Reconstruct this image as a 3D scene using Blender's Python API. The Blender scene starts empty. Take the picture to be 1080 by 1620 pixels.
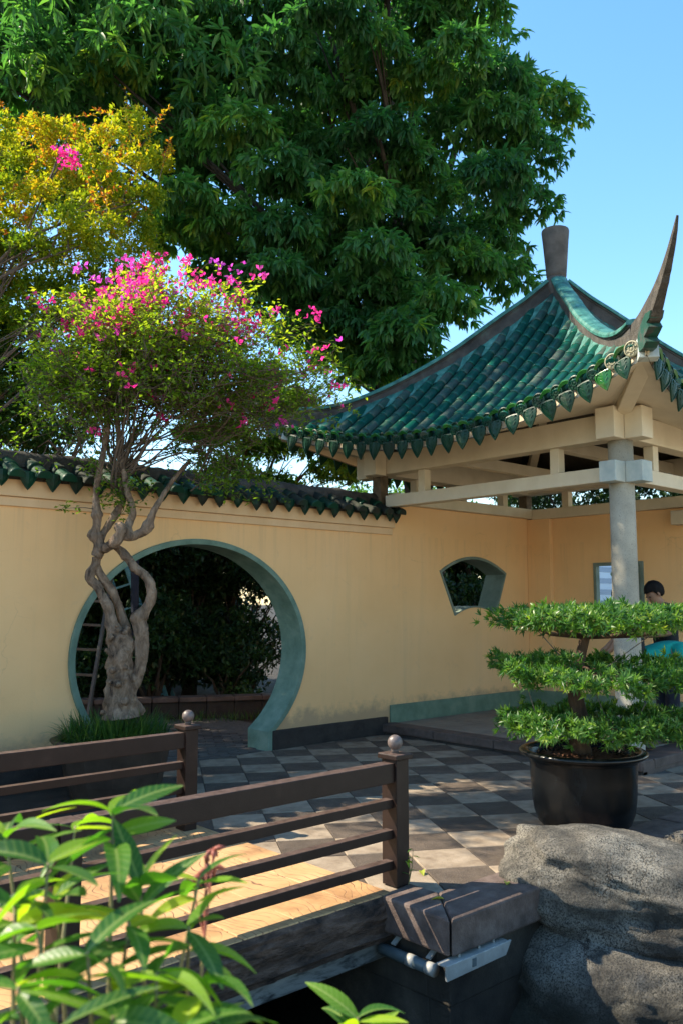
import bpy, bmesh, math, random
import numpy as np
from mathutils import Vector, Matrix, noise

random.seed(11)
rng = np.random.default_rng(11)
sc = bpy.context.scene
COL = sc.collection
R = math.radians

# ------------------------------------------------------------------ camera
# world axes follow the garden: +X runs along the plaster wall, +Y goes behind it,
# the wall's front face is the plane Y = 0 and the paving is z = 0
cam_d = bpy.data.cameras.new("camera")
cam = bpy.data.objects.new("camera", cam_d)
COL.objects.link(cam)
cam.location = (-7.688, -7.679, 1.60)
cam.rotation_euler = (R(90 + 6.117), 0, -math.atan2(0.672, 0.7405))
cam_d.sensor_fit = 'VERTICAL'
cam_d.sensor_height = 36
cam_d.sensor_width = 24
cam_d.lens = 1353 / 1620 * 36
cam_d.clip_start = 0.05
cam_d.clip_end = 3000
cam_d.dof.use_dof = True
cam_d.dof.focus_distance = 6.4
cam_d.dof.aperture_fstop = 3.8
sc.camera = cam

# ------------------------------------------------------------------ daylight
SUN = Vector((-0.80, 1.0, 1.24)).normalized()          # towards the sun
world = bpy.data.worlds.new("World")
sc.world = world
world.use_nodes = True
wn = world.node_tree
bg = wn.nodes['Background']
sky = wn.nodes.new('ShaderNodeTexSky')
sky.sky_type = 'NISHITA'
sky.sun_disc = False
sky.sun_elevation = math.asin(SUN.z)
sky.sun_rotation = math.atan2(SUN.x, SUN.y)
sky.air_density = 1.2
sky.dust_density = 0.4
sky.ozone_density = 2.0
hsv = wn.nodes.new('ShaderNodeHueSaturation')          # one even setting for the whole sky
hsv.inputs['Saturation'].default_value = 1.22
hsv.inputs['Hue'].default_value = 0.495
wn.links.new(sky.outputs[0], hsv.inputs['Color'])
wn.links.new(hsv.outputs[0], bg.inputs[0])
bg.inputs[1].default_value = 0.123
sun_d = bpy.data.lights.new("sun", 'SUN')
sun_d.energy = 4.1
sun_d.angle = R(0.5)
sun_d.color = (1.0, 0.88, 0.68)
sun = bpy.data.objects.new("sun", sun_d)
COL.objects.link(sun)
sun.location = SUN * 60
sun.rotation_euler = SUN.to_track_quat('Z', 'Y').to_euler()
sc.view_settings.view_transform = 'Standard'
sc.view_settings.look = 'None'
sc.view_settings.gamma = 1
sc.view_settings.use_curve_mapping = False
sc.view_settings.exposure = 1.55
sc.render.engine = 'CYCLES'
sc.cycles.max_bounces = 8
sc.cycles.transparent_max_bounces = 8

# ------------------------------------------------------------------ materials
def new_mat(name):
    m = bpy.data.materials.new(name)
    m.use_nodes = True
    nt = m.node_tree
    return m, nt, nt.nodes['Principled BSDF']

def N(nt, kind, **kw):
    n = nt.nodes.new(kind)
    for k, v in kw.items():
        setattr(n, k, v)
    return n

def ramp(nt, fac, stops):
    r = N(nt, 'ShaderNodeValToRGB')
    els = r.color_ramp.elements
    while len(els) < len(stops):
        els.new(0.5)
    for e, (p, c) in zip(els, stops):
        e.position = p
        e.color = (*c, 1)
    nt.links.new(fac, r.inputs[0])
    return r.outputs[0]

def coords(nt, scale=(1, 1, 1), per_object=False):
    tc = N(nt, 'ShaderNodeTexCoord')
    mp = N(nt, 'ShaderNodeMapping')
    mp.inputs['Scale'].default_value = scale
    nt.links.new(tc.outputs['Object'], mp.inputs[0])
    if per_object:
        oi = N(nt, 'ShaderNodeObjectInfo')
        mul = N(nt, 'ShaderNodeVectorMath', operation='SCALE')
        mul.inputs[0].default_value = (37, 17, 53)
        nt.links.new(oi.outputs['Random'], mul.inputs['Scale'])
        nt.links.new(mul.outputs[0], mp.inputs['Location'])
    return mp.outputs[0]

def tex_noise(nt, vec, scale, detail=6, rough=0.6, dist=0.0):
    n = N(nt, 'ShaderNodeTexNoise')
    n.inputs['Scale'].default_value = scale
    n.inputs['Detail'].default_value = detail
    n.inputs['Roughness'].default_value = rough
    n.inputs['Distortion'].default_value = dist
    nt.links.new(vec, n.inputs['Vector'])
    return n.outputs['Fac']

def mix(nt, fac, a, b, mode='MIX'):
    m = N(nt, 'ShaderNodeMix', data_type='RGBA', blend_type=mode)
    for sock, v in ((m.inputs[0], fac), (m.inputs[6], a), (m.inputs[7], b)):
        if isinstance(v, (int, float)):
            sock.default_value = v
        elif isinstance(v, tuple):
            sock.default_value = (*v, 1)
        else:
            nt.links.new(v, sock)
    return m.outputs[2]

def bump(nt, bsdf, height, strength, dist=0.01):
    b = N(nt, 'ShaderNodeBump')
    b.inputs['Strength'].default_value = strength
    b.inputs['Distance'].default_value = dist
    nt.links.new(height, b.inputs['Height'])
    nt.links.new(b.outputs[0], bsdf.inputs['Normal'])

def surf(name, stops, scale=6, rough=0.7, fine=60, bstr=0.3, bdist=0.006, stretch=(1, 1, 1),
         speck=None, per_object=False, spec=0.4, dist=0.0, rand=None, detail=7):
    """stone, plaster, paint: noise-ramped colour, optional specks, fine relief"""
    m, nt, b = new_mat(name)
    v = coords(nt, stretch, per_object)
    n1 = tex_noise(nt, v, scale, detail, 0.62, dist)
    c = ramp(nt, n1, stops)
    n2 = tex_noise(nt, v, fine, 5, 0.65)
    if speck:
        col, lo, hi = speck
        f = ramp(nt, n2, [(lo, (0, 0, 0)), (hi, (1, 1, 1))])
        c = mix(nt, f, c, col)
    if rand:
        oi = N(nt, 'ShaderNodeObjectInfo')
        f = ramp(nt, oi.outputs['Random'], rand[1])
        c = mix(nt, rand[0], c, f, 'MULTIPLY')
    nt.links.new(c, b.inputs['Base Color'])
    b.inputs['Roughness'].default_value = rough
    b.inputs['Specular IOR Level'].default_value = spec
    if bstr:
        add = N(nt, 'ShaderNodeMath', operation='ADD')
        nt.links.new(n1, add.inputs[0])
        nt.links.new(n2, add.inputs[1])
        bump(nt, b, add.outputs[0], bstr, bdist)
    return m

def leaf_mat(name, stops, trans=0.35, rough=0.42, tint=(1.0, 1.15, 0.45), spec=0.35, attr=True, gain=1.6):
    m, nt, b = new_mat(name)
    if attr:
        a = N(nt, 'ShaderNodeAttribute', attribute_name='rnd')
        c = ramp(nt, a.outputs['Fac'], stops)
    else:
        a = N(nt, 'ShaderNodeObjectInfo')
        c = ramp(nt, a.outputs['Random'], stops)
    nt.links.new(c, b.inputs['Base Color'])
    b.inputs['Roughness'].default_value = rough
    b.inputs['Specular IOR Level'].default_value = spec
    t = N(nt, 'ShaderNodeBsdfTranslucent')
    tc = mix(nt, 1.0, c, tuple(gain * x for x in tint), 'MULTIPLY')
    nt.links.new(tc, t.inputs['Color'])
    mx = N(nt, 'ShaderNodeMixShader')
    mx.inputs[0].default_value = trans
    nt.links.new(b.outputs[0], mx.inputs[1])
    nt.links.new(t.outputs[0], mx.inputs[2])
    nt.links.new(mx.outputs[0], nt.nodes['Material Output'].inputs['Surface'])
    return m

def N_add(nt, sock, k):
    a = N(nt, 'ShaderNodeMath', operation='ADD')
    a.inputs[1].default_value = k
    nt.links.new(sock, a.inputs[0])
    return a.outputs[0]
M = {}
def plaster():
    m, nt, b = new_mat('ochre plaster')
    v = coords(nt)
    big = tex_noise(nt, v, 0.9, 4, 0.55)
    c = ramp(nt, big, [(0.25, (0.77, 0.455, 0.205)), (0.5, (0.83, 0.505, 0.235)), (0.8, (0.86, 0.54, 0.27))])
    vs = coords(nt, (5.0, 5.0, 0.35))
    streak = tex_noise(nt, vs, 0.9, 7, 0.7, 0.4)
    f = ramp(nt, streak, [(0.54, (0, 0, 0)), (0.85, (0.26, 0.26, 0.26))])
    c = mix(nt, f, c, (0.47, 0.34, 0.19))
    blot = tex_noise(nt, v, 7, 8, 0.7, 0.6)
    f2 = ramp(nt, blot, [(0.58, (0, 0, 0)), (0.80, (0.34, 0.34, 0.34))])
    c = mix(nt, f2, c, (0.52, 0.36, 0.23))
    # rain streaks running down from under the moulding
    se2 = N(nt, 'ShaderNodeSeparateXYZ')
    nt.links.new(v, se2.inputs[0])
    zr = ramp(nt, N_add(nt, se2.outputs['Z'], -1.75), [(0.0, (0, 0, 0)), (0.70, (0.8, 0.8, 0.8)), (0.725, (0.8, 0.8, 0.8)), (0.74, (0, 0, 0))])
    rs_ = ramp(nt, tex_noise(nt, coords(nt, (9, 9, 0.25)), 1.3, 5, 0.7), [(0.50, (0, 0, 0)), (0.74, (0.36, 0.36, 0.36))])
    c = mix(nt, mix(nt, 1.0, zr, rs_, 'MULTIPLY'), c, (0.36, 0.26, 0.17))
    # hairline cracks and small chips
    vo = N(nt, 'ShaderNodeTexVoronoi', feature='DISTANCE_TO_EDGE')
    vo.inputs['Scale'].default_value = 1.3
    wv = N(nt, 'ShaderNodeVectorMath', operation='SCALE')
    wv.inputs['Scale'].default_value = 0.5
    nn = N(nt, 'ShaderNodeTexNoise')
    nn.inputs['Scale'].default_value = 2.5
    nn.inputs['Detail'].default_value = 7
    nt.links.new(v, nn.inputs['Vector'])
    nt.links.new(nn.outputs['Color'], wv.inputs[0])
    av = N(nt, 'ShaderNodeVectorMath', operation='ADD')
    nt.links.new(v, av.inputs[0]); nt.links.new(wv.outputs[0], av.inputs[1])
    nt.links.new(av.outputs[0], vo.inputs['Vector'])
    cr = ramp(nt, vo.outputs['Distance'], [(0.0, (1, 1, 1)), (0.006, (0, 0, 0))])
    crm = ramp(nt, tex_noise(nt, v, 1.1, 3, 0.5), [(0.54, (0, 0, 0)), (0.66, (0.30, 0.30, 0.30))])
    c = mix(nt, mix(nt, 1.0, cr, crm, 'MULTIPLY'), c, (0.33, 0.22, 0.13))
    chip = ramp(nt, tex_noise(nt, v, 26, 5, 0.7), [(0.74, (0, 0, 0)), (0.78, (0.5, 0.5, 0.5))])
    c = mix(nt, chip, c, (0.40, 0.28, 0.17))
    # damp grime just above the plinth
    sep = N(nt, 'ShaderNodeSeparateXYZ')
    tc = N(nt, 'ShaderNodeTexCoord')
    nt.links.new(tc.outputs['Object'], sep.inputs[0])
    nz = tex_noise(nt, v, 4.5, 6, 0.7)
    ad = N(nt, 'ShaderNodeMath', operation='MULTIPLY_ADD')
    ad.inputs[1].default_value = -0.55
    nt.links.new(nz, ad.inputs[0])
    nt.links.new(sep.outputs['Z'], ad.inputs[2])
    f3 = ramp(nt, ad.outputs[0], [(0.0, (0.6, 0.6, 0.6)), (0.16, (0, 0, 0))])
    c = mix(nt, f3, c, (0.22, 0.18, 0.13))
    nt.links.new(c, b.inputs['Base Color'])
    b.inputs['Roughness'].default_value = 0.85
    b.inputs['Specular IOR Level'].default_value = 0.2
    fn = tex_noise(nt, v, 45, 6, 0.7)
    bump(nt, b, fn, 0.25, 0.006)
    return m
M['plaster'] = plaster()
M['moulding'] = surf('ochre moulding plaster', [(0.3, (0.66, 0.43, 0.23)), (0.7, (0.75, 0.505, 0.285))], 3, 0.85, 50, 0.25, stretch=(1, 1, 0.5), speck=((0.25, 0.20, 0.14), 0.66, 0.80))
M['plinth'] = surf('dark pebbledash plinth', [(0.3, (0.022, 0.018, 0.016)), (0.7, (0.045, 0.038, 0.033))], 8, 0.9, 130, 0.9, 0.01, speck=((0.13, 0.11, 0.10), 0.60, 0.74))
M['gate'] = surf('weathered green stucco', [(0.25, (0.075, 0.13, 0.095)), (0.5, (0.13, 0.205, 0.155)), (0.75, (0.21, 0.28, 0.22))], 5, 0.75, 70, 0.35, 0.006, speck=((0.10, 0.12, 0.10), 0.62, 0.75))
M['reveal'] = surf('green grey cement', [(0.3, (0.11, 0.15, 0.12)), (0.7, (0.20, 0.25, 0.21))], 5, 0.8, 70, 0.3)
M['greenbase'] = surf('green painted skirting', [(0.3, (0.095, 0.15, 0.10)), (0.55, (0.14, 0.21, 0.145)), (0.8, (0.24, 0.27, 0.19))], 5, 0.75, 60, 0.3, speck=((0.30, 0.27, 0.20), 0.64, 0.76))
M['cream'] = surf('cream painted concrete', [(0.25, (0.54, 0.45, 0.31)), (0.6, (0.64, 0.545, 0.39)), (0.85, (0.68, 0.59, 0.44))], 3.0, 0.7, 60, 0.2, 0.004, stretch=(1, 1, 0.7), speck=((0.40, 0.34, 0.25), 0.64, 0.82))
M['soffit'] = surf('cream soffit boards', [(0.3, (0.56, 0.47, 0.34)), (0.7, (0.67, 0.58, 0.43))], 2.5, 0.75, 40, 0.2, 0.004)
M['bluecream'] = surf('shade blue and weathered beam end', [(0.3, (0.28, 0.34, 0.33)), (0.7, (0.48, 0.50, 0.45))], 6, 0.75, 60, 0.3)  # beam ends carry their bluish shade in the colour; rafter ends are weathered
M['column'] = surf('terrazzo column', [(0.3, (0.27, 0.245, 0.19)), (0.65, (0.38, 0.345, 0.27)), (0.85, (0.47, 0.42, 0.33))], 4, 0.75, 110, 0.35, 0.004, speck=((0.13, 0.12, 0.11), 0.56, 0.68))
M['rust'] = surf('dark stained post', [(0.3, (0.05, 0.035, 0.02)), (0.7, (0.17, 0.12, 0.07))], 9, 0.85, 60, 0.4)
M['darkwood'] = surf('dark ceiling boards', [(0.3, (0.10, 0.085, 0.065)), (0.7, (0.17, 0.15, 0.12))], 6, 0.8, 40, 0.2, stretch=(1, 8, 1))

def glaze(name, a, b_, w, rough, wlo=0.5, whi=0.62, rnd=True, spec=0.4):
    m, nt, b = new_mat(name)
    v = coords(nt, (1, 1, 1), True)
    n1 = tex_noise(nt, v, 9, 7, 0.68, 0.3)
    n2 = tex_noise(nt, v, 5, 6, 0.6)
    base = mix(nt, n2, a, b_)
    if rnd:
        oi = N(nt, 'ShaderNodeObjectInfo')
        sh = N(nt, 'ShaderNodeMath', operation='MULTIPLY_ADD')
        sh.inputs[1].default_value = 0.34
        nt.links.new(oi.outputs['Random'], sh.inputs[0])
        n1s = N(nt, 'ShaderNodeMath', operation='ADD')
        n1s.inputs[1].default_value = -0.17
        nt.links.new(n1, n1s.inputs[0])
        nt.links.new(n1s.outputs[0], sh.inputs[2])
        fac = sh.outputs[0]
    else:
        fac = n1
    f = ramp(nt, fac, [(wlo, (0, 0, 0)), (whi, (1, 1, 1))])
    c = mix(nt, f, base, w)
    nt.links.new(c, b.inputs['Base Color'])
    rr = N(nt, 'ShaderNodeMapRange')
    rr.inputs['To Min'].default_value = rough
    rr.inputs['To Max'].default_value = 0.8
    nt.links.new(f, rr.inputs[0])
    nt.links.new(rr.outputs[0], b.inputs['Roughness'])
    b.inputs['Specular IOR Level'].default_value = spec
    bump(nt, b, n1, 0.35, 0.008)
    return m
M['roof'] = glaze('teal glazed roof tile', (0.003, 0.058, 0.038), (0.009, 0.112, 0.078), (0.080, 0.095, 0.075), 0.32, 0.46, 0.74, spec=0.3)
M['roofbed'] = glaze('dark glazed pan tile', (0.004, 0.035, 0.026), (0.01, 0.06, 0.045), (0.05, 0.06, 0.05), 0.4, 0.5, 0.8, rnd=False)
M['eave'] = glaze('bottle green glazed eave tile', (0.003, 0.022, 0.012), (0.007, 0.046, 0.024), (0.022, 0.030, 0.020), 0.40, 0.60, 0.85, spec=0.22)
M['lip'] = glaze('bright green glaze', (0.008, 0.075, 0.012), (0.02, 0.125, 0.02), (0.05, 0.07, 0.02), 0.2, 0.6, 0.8)
M['paleend'] = surf('worn pale tile end', [(0.3, (0.16, 0.15, 0.08)), (0.7, (0.36, 0.33, 0.22))], 14, 0.6, 60, 0.5)
M['coping'] = glaze('lichen grey green coping tile', (0.003, 0.030, 0.017), (0.006, 0.058, 0.030), (0.026, 0.029, 0.022), 0.45, 0.38, 0.60, spec=0.2)
M['copingridge'] = surf('mossy dark coping ridge', [(0.3, (0.025, 0.02, 0.016)), (0.55, (0.06, 0.052, 0.042)), (0.8, (0.10, 0.09, 0.075))], 8, 0.95, 70, 0.9, 0.02, speck=((0.05, 0.055, 0.02), 0.6, 0.72))
M['verdigris'] = surf('verdigris ridge capping', [(0.30, (0.012, 0.06, 0.048)), (0.5, (0.03, 0.15, 0.122)), (0.72, (0.09, 0.25, 0.21))], 9, 0.55, 60, 0.5, 0.008, speck=((0.05, 0.07, 0.06), 0.60, 0.72))
M['ridgeside'] = surf('sooty ridge mortar', [(0.3, (0.03, 0.028, 0.026)), (0.6, (0.075, 0.068, 0.06)), (0.85, (0.10, 0.17, 0.14))], 6, 0.9, 60, 0.7, 0.012)
M['horn'] = surf('weathered brown horn', [(0.3, (0.022, 0.02, 0.016)), (0.55, (0.06, 0.052, 0.042)), (0.75, (0.12, 0.10, 0.08))], 9, 0.85, 60, 0.8, 0.012, dist=0.5)
M['finial'] = surf('brown grey clay finial', [(0.3, (0.045, 0.038, 0.032)), (0.7, (0.105, 0.09, 0.076))], 6, 0.75, 50, 0.4)
M['hornstep'] = glaze('dark green horn bracket', (0.01, 0.04, 0.03), (0.03, 0.10, 0.07), (0.06, 0.055, 0.05), 0.4, 0.5, 0.65, rnd=False)

M['lighttile'] = surf('pale granite paver', [(0.28, (0.14, 0.10, 0.067)), (0.46, (0.24, 0.185, 0.13)), (0.6, (0.30, 0.238, 0.172)), (0.78, (0.36, 0.295, 0.225))], 7, 0.8, 90, 0.6, 0.006, per_object=True, speck=((0.13, 0.12, 0.11), 0.6, 0.72), rand=(0.7, [(0, (0.72, 0.70, 0.68)), (1, (1, 1, 1))]))
M['darktile'] = surf('pebble paver', [(0.3, (0.066, 0.048, 0.035)), (0.7, (0.14, 0.105, 0.078))], 7, 0.8, 150, 1.0, 0.012, per_object=True, speck=((0.24, 0.21, 0.18), 0.57, 0.68), rand=(0.7, [(0, (0.65, 0.62, 0.6)), (1, (1, 1, 1))]))
M['mortar'] = surf('gritty joint sand', [(0.3, (0.06, 0.052, 0.045)), (0.7, (0.13, 0.115, 0.10))], 20, 0.95, 120, 0.8, 0.01)
M['brick'] = surf('dark path brick', [(0.3, (0.055, 0.043, 0.036)), (0.7, (0.12, 0.095, 0.08))], 6, 0.85, 80, 0.5, per_object=True, rand=(0.9, [(0, (0.35, 0.33, 0.32)), (0.35, (0.8, 0.8, 0.8)), (1, (1, 1, 1))]))
M['mosaic'] = surf('small floor tile', [(0.3, (0.15, 0.125, 0.10)), (0.7, (0.25, 0.21, 0.165))], 2.3, 0.75, 60, 0.3)
M['kerb'] = surf('dark red kerb stone', [(0.3, (0.05, 0.035, 0.03)), (0.7, (0.12, 0.085, 0.072))], 6, 0.75, 70, 0.4, speck=((0.20, 0.17, 0.15), 0.64, 0.76))
M['copestone'] = surf('maroon pond coping', [(0.3, (0.05, 0.034, 0.028)), (0.5, (0.105, 0.073, 0.061)), (0.72, (0.17, 0.128, 0.11))], 8, 0.75, 90, 0.7, 0.008, speck=((0.06, 0.05, 0.045), 0.6, 0.72), per_object=True)
M['pondwall'] = surf('damp pond wall', [(0.3, (0.014, 0.011, 0.008)), (0.55, (0.045, 0.036, 0.026)), (0.8, (0.11, 0.09, 0.065))], 3.5, 0.8, 60, 0.5, 0.01)
M['gravel'] = surf('pale warm bounce gravel', [(0.3, (0.30, 0.25, 0.18)), (0.7, (0.44, 0.37, 0.27))], 3, 0.9, 60, 0.6, 0.01)
M['soil'] = surf('dark damp soil', [(0.3, (0.018, 0.014, 0.010)), (0.7, (0.045, 0.036, 0.026))], 5, 0.95, 50, 0.9, 0.02)
M['potsoil'] = surf('red brown bark soil', [(0.3, (0.06, 0.025, 0.012)), (0.7, (0.22, 0.10, 0.05))], 30, 0.95, 60, 1.0, 0.02)
M['railpaint'] = surf('chocolate brown rail paint', [(0.3, (0.013, 0.006, 0.0045)), (0.6, (0.021, 0.011, 0.0085)), (0.85, (0.042, 0.024, 0.018))], 7, 0.48, 120, 0.35, 0.003, spec=0.28, stretch=(1, 1, 1), speck=((0.12, 0.085, 0.07), 0.68, 0.8))
def pale_tops(m, col, amount=0.75):
    """paler, noise-broken colour on upward faces"""
    nt = m.node_tree; b = nt.nodes['Principled BSDF']
    lk = b.inputs['Base Color'].links[0].from_socket
    ge = N(nt, 'ShaderNodeNewGeometry')
    sp = N(nt, 'ShaderNodeSeparateXYZ')
    nt.links.new(ge.outputs['Normal'], sp.inputs[0])
    f = ramp(nt, sp.outputs['Z'], [(0.75, (0, 0, 0)), (0.95, (amount, amount, amount))])
    nz = ramp(nt, tex_noise(nt, coords(nt), 22, 6, 0.7), [(0.35, (0.3, 0.3, 0.3)), (0.65, (1, 1, 1))])
    nt.links.new(mix(nt, mix(nt, 1.0, f, nz, 'MULTIPLY'), lk, col), b.inputs['Base Color'])
pale_tops(M['railpaint'], (0.13, 0.088, 0.075))
M['ball'] = surf('worn iron ball', [(0.3, (0.06, 0.05, 0.048)), (0.6, (0.14, 0.11, 0.10)), (0.8, (0.22, 0.13, 0.09))], 16, 0.4, 60, 0.4)
M['fascia'] = surf('flaking dark bridge side', [(0.34, (0.012, 0.007, 0.004)), (0.5, (0.085, 0.050, 0.034)), (0.7, (0.18, 0.115, 0.082))], 9, 0.85, 50, 1.0, 0.03, stretch=(0.6, 1, 1.8), dist=0.8)
M['whitemetal'] = surf('grimy white metal', [(0.3, (0.20, 0.20, 0.185)), (0.6, (0.34, 0.335, 0.31)), (0.8, (0.42, 0.41, 0.38))], 7, 0.4, 60, 0.15, speck=((0.12, 0.11, 0.10), 0.66, 0.75))
M['beampaint'] = surf('peeling grey bridge beam', [(0.4, (0.02, 0.022, 0.022)), (0.5, (0.16, 0.16, 0.145)), (0.75, (0.26, 0.25, 0.22))], 6, 0.7, 40, 0.5, stretch=(0.7, 1, 2.5), dist=0.6)
M['bluegrey'] = surf('blue grey lamp tube', [(0.3, (0.05, 0.07, 0.075)), (0.7, (0.11, 0.135, 0.14))], 8, 0.35, 40, 0.1)
M['pot'] = surf('black glazed pot', [(0.3, (0.003, 0.0035, 0.004)), (0.6, (0.007, 0.008, 0.009)), (0.85, (0.014, 0.02, 0.023))], 5, 0.24, 40, 0.2, 0.004, stretch=(1, 1, 0.5), spec=0.32)
M['brownpot'] = surf('dark brown stoneware', [(0.3, (0.022, 0.016, 0.012)), (0.7, (0.06, 0.042, 0.032))], 6, 0.5, 50, 0.2)
M['bark'] = surf('gnarled pale bark', [(0.30, (0.045, 0.028, 0.018)), (0.46, (0.20, 0.132, 0.085)), (0.70, (0.40, 0.28, 0.19))], 13, 0.9, 70, 1.0, 0.03, stretch=(1, 1, 0.45), dist=0.9)
M['twig'] = surf('brown twig', [(0.3, (0.06, 0.042, 0.03)), (0.7, (0.14, 0.10, 0.07))], 20, 0.9, 60, 0.3)
M['darkbark'] = surf('dark tree bark', [(0.3, (0.022, 0.018, 0.013)), (0.7, (0.065, 0.052, 0.04))], 8, 0.95, 50, 0.8, 0.02, stretch=(1, 1, 0.4))
M['bonsaibark'] = surf('red brown bonsai bark', [(0.3, (0.03, 0.018, 0.012)), (0.7, (0.11, 0.065, 0.04))], 14, 0.95, 60, 0.9, 0.02, stretch=(1, 1, 0.4))
M['wire'] = surf('thin grey wire', [(0.3, (0.08, 0.07, 0.06)), (0.7, (0.14, 0.12, 0.10))], 20, 0.6, 60, 0)

def rock_mat():
    m, nt, b = new_mat('lichened granite boulder')
    v = coords(nt)
    n1 = tex_noise(nt, v, 3.2, 9, 0.66, 0.3)
    c = ramp(nt, n1, [(0.34, (0.045, 0.040, 0.033)), (0.48, (0.17, 0.152, 0.122)), (0.64, (0.38, 0.345, 0.28))])
    n2 = tex_noise(nt, v, 95, 10, 0.8)
    f = ramp(nt, n2, [(0.49, (0, 0, 0)), (0.55, (1, 1, 1))])
    c = mix(nt, f, c, (0.045, 0.040, 0.032))
    n3 = tex_noise(nt, v, 5.5, 7, 0.7, 0.8)
    f = ramp(nt, n3, [(0.60, (0, 0, 0)), (0.70, (0.8, 0.8, 0.8))])
    c = mix(nt, f, c, (0.045, 0.05, 0.035))
    n4 = tex_noise(nt, v, 13, 6, 0.7, 0.4)
    f = ramp(nt, n4, [(0.66, (0, 0, 0)), (0.72, (0.75, 0.75, 0.75))])
    c = mix(nt, f, c, (0.44, 0.43, 0.38))
    vr = N(nt, 'ShaderNodeTexVoronoi', feature='DISTANCE_TO_EDGE')
    vr.inputs['Scale'].default_value = 2.3
    nn = N(nt, 'ShaderNodeTexNoise')
    nn.inputs['Scale'].default_value = 3.0
    nn.inputs['Detail'].default_value = 8
    nt.links.new(v, nn.inputs['Vector'])
    wv = N(nt, 'ShaderNodeVectorMath', operation='SCALE')
    wv.inputs['Scale'].default_value = 0.8
    nt.links.new(nn.outputs['Color'], wv.inputs[0])
    av = N(nt, 'ShaderNodeVectorMath', operation='ADD')
    nt.links.new(v, av.inputs[0]); nt.links.new(wv.outputs[0], av.inputs[1])
    nt.links.new(av.outputs[0], vr.inputs['Vector'])
    crk = ramp(nt, vr.outputs['Distance'], [(0.0, (1, 1, 1)), (0.012, (0, 0, 0))])
    crm = ramp(nt, tex_noise(nt, v, 1.7, 3, 0.5), [(0.47, (0, 0, 0)), (0.56, (0.9, 0.9, 0.9))])
    crk = mix(nt, 1.0, crk, crm, 'MULTIPLY')
    c = mix(nt, crk, c, (0.02, 0.017, 0.012))
    # wet algae stain near the water line
    sep = N(nt, 'ShaderNodeSeparateXYZ')
    nt.links.new(v, sep.inputs[0])
    ad = N(nt, 'ShaderNodeMath', operation='MULTIPLY_ADD')
    ad.inputs[1].default_value = 0.30
    nt.links.new(n3, ad.inputs[0])
    nt.links.new(sep.outputs['Z'], ad.inputs[2])
    f = ramp(nt, N_add(nt, ad.outputs[0], 0.62), [(0.15, (0.85, 0.85, 0.85)), (0.42, (0, 0, 0))])
    c = mix(nt, f, c, (0.035, 0.033, 0.018))
    nt.links.new(c, b.inputs['Base Color'])
    b.inputs['Roughness'].default_value = 0.85
    n5 = tex_noise(nt, v, 16, 12, 0.78, 0.3)
    ad2 = N(nt, 'ShaderNodeMath', operation='MULTIPLY_ADD')
    ad2.inputs[1].default_value = 0.35
    nt.links.new(n2, ad2.inputs[0])
    nt.links.new(n5, ad2.inputs[2])
    ad3 = N(nt, 'ShaderNodeMath', operation='SUBTRACT')
    nt.links.new(ad2.outputs[0], ad3.inputs[0])
    nt.links.new(crk, ad3.inputs[1])
    ad2 = ad3
    bump(nt, b, ad2.outputs[0], 1.0, 0.05)
    return m
M['rock'] = rock_mat()

def deck_mat():
    m, nt, b = new_mat('wood grained deck')
    v = coords(nt, (1, 1, 1), True)
    w = N(nt, 'ShaderNodeTexWave', wave_type='BANDS', bands_direction='X', wave_profile='SIN')
    w.inputs['Scale'].default_value = 6.5
    w.inputs['Distortion'].default_value = 5
    w.inputs['Detail'].default_value = 3.5
    w.inputs['Detail Scale'].default_value = 0.55
    vm0 = coords(nt, (1, 0.45, 1), True)
    wn_ = N(nt, 'ShaderNodeTexNoise')
    wn_.inputs['Scale'].default_value = 2.6
    wn_.inputs['Detail'].default_value = 2
    nt.links.new(v, wn_.inputs['Vector'])
    sc_ = N(nt, 'ShaderNodeVectorMath', operation='SCALE')
    sc_.inputs['Scale'].default_value = 0.42
    nt.links.new(wn_.outputs['Color'], sc_.inputs[0])
    ad_ = N(nt, 'ShaderNodeVectorMath', operation='ADD')
    nt.links.new(vm0, ad_.inputs[0]); nt.links.new(sc_.outputs[0], ad_.inputs[1])
    vm = ad_.outputs[0]
    nt.links.new(vm, w.inputs['Vector'])
    n1 = tex_noise(nt, v, 2.2, 6, 0.6)
    c = ramp(nt, n1, [(0.3, (0.25, 0.125, 0.05)), (0.48, (0.44, 0.255, 0.11)), (0.75, (0.55, 0.35, 0.17))])
    g0 = ramp(nt, w.outputs['Fac'], [(0.0, (1, 1, 1)), (0.06, (0, 0, 0))])
    gm = ramp(nt, tex_noise(nt, v, 7, 4, 0.6), [(0.38, (0.12, 0.12, 0.12)), (0.58, (1, 1, 1))])
    g = mix(nt, 1.0, g0, gm, 'MULTIPLY')
    c = mix(nt, g, c, (0.16, 0.08, 0.04))
    n3 = tex_noise(nt, v, 5, 7, 0.7, 0.5)
    f = ramp(nt, n3, [(0.62, (0, 0, 0)), (0.76, (0.6, 0.6, 0.6))])
    c = mix(nt, f, c, (0.36, 0.15, 0.06))
    nt.links.new(c, b.inputs['Base Color'])
    b.inputs['Roughness'].default_value = 0.7
    inv = N(nt, 'ShaderNodeMath', operation='SUBTRACT')
    inv.inputs[0].default_value = 1
    nt.links.new(g, inv.inputs[1])
    bump(nt, b, inv.outputs[0], 0.6, 0.004)
    return m
M['deck'] = deck_mat()

def water_mat():
    m, nt, b = new_mat('dark pond water')
    b.inputs['Base Color'].default_value = (0.010, 0.013, 0.007, 1)
    b.inputs['Roughness'].default_value = 0.04
    b.inputs['IOR'].default_value = 1.33
    v = coords(nt)
    n = tex_noise(nt, v, 5, 3, 0.5)
    bump(nt, b, n, 0.12, 0.01)
    return m
M['water'] = water_mat()

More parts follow.
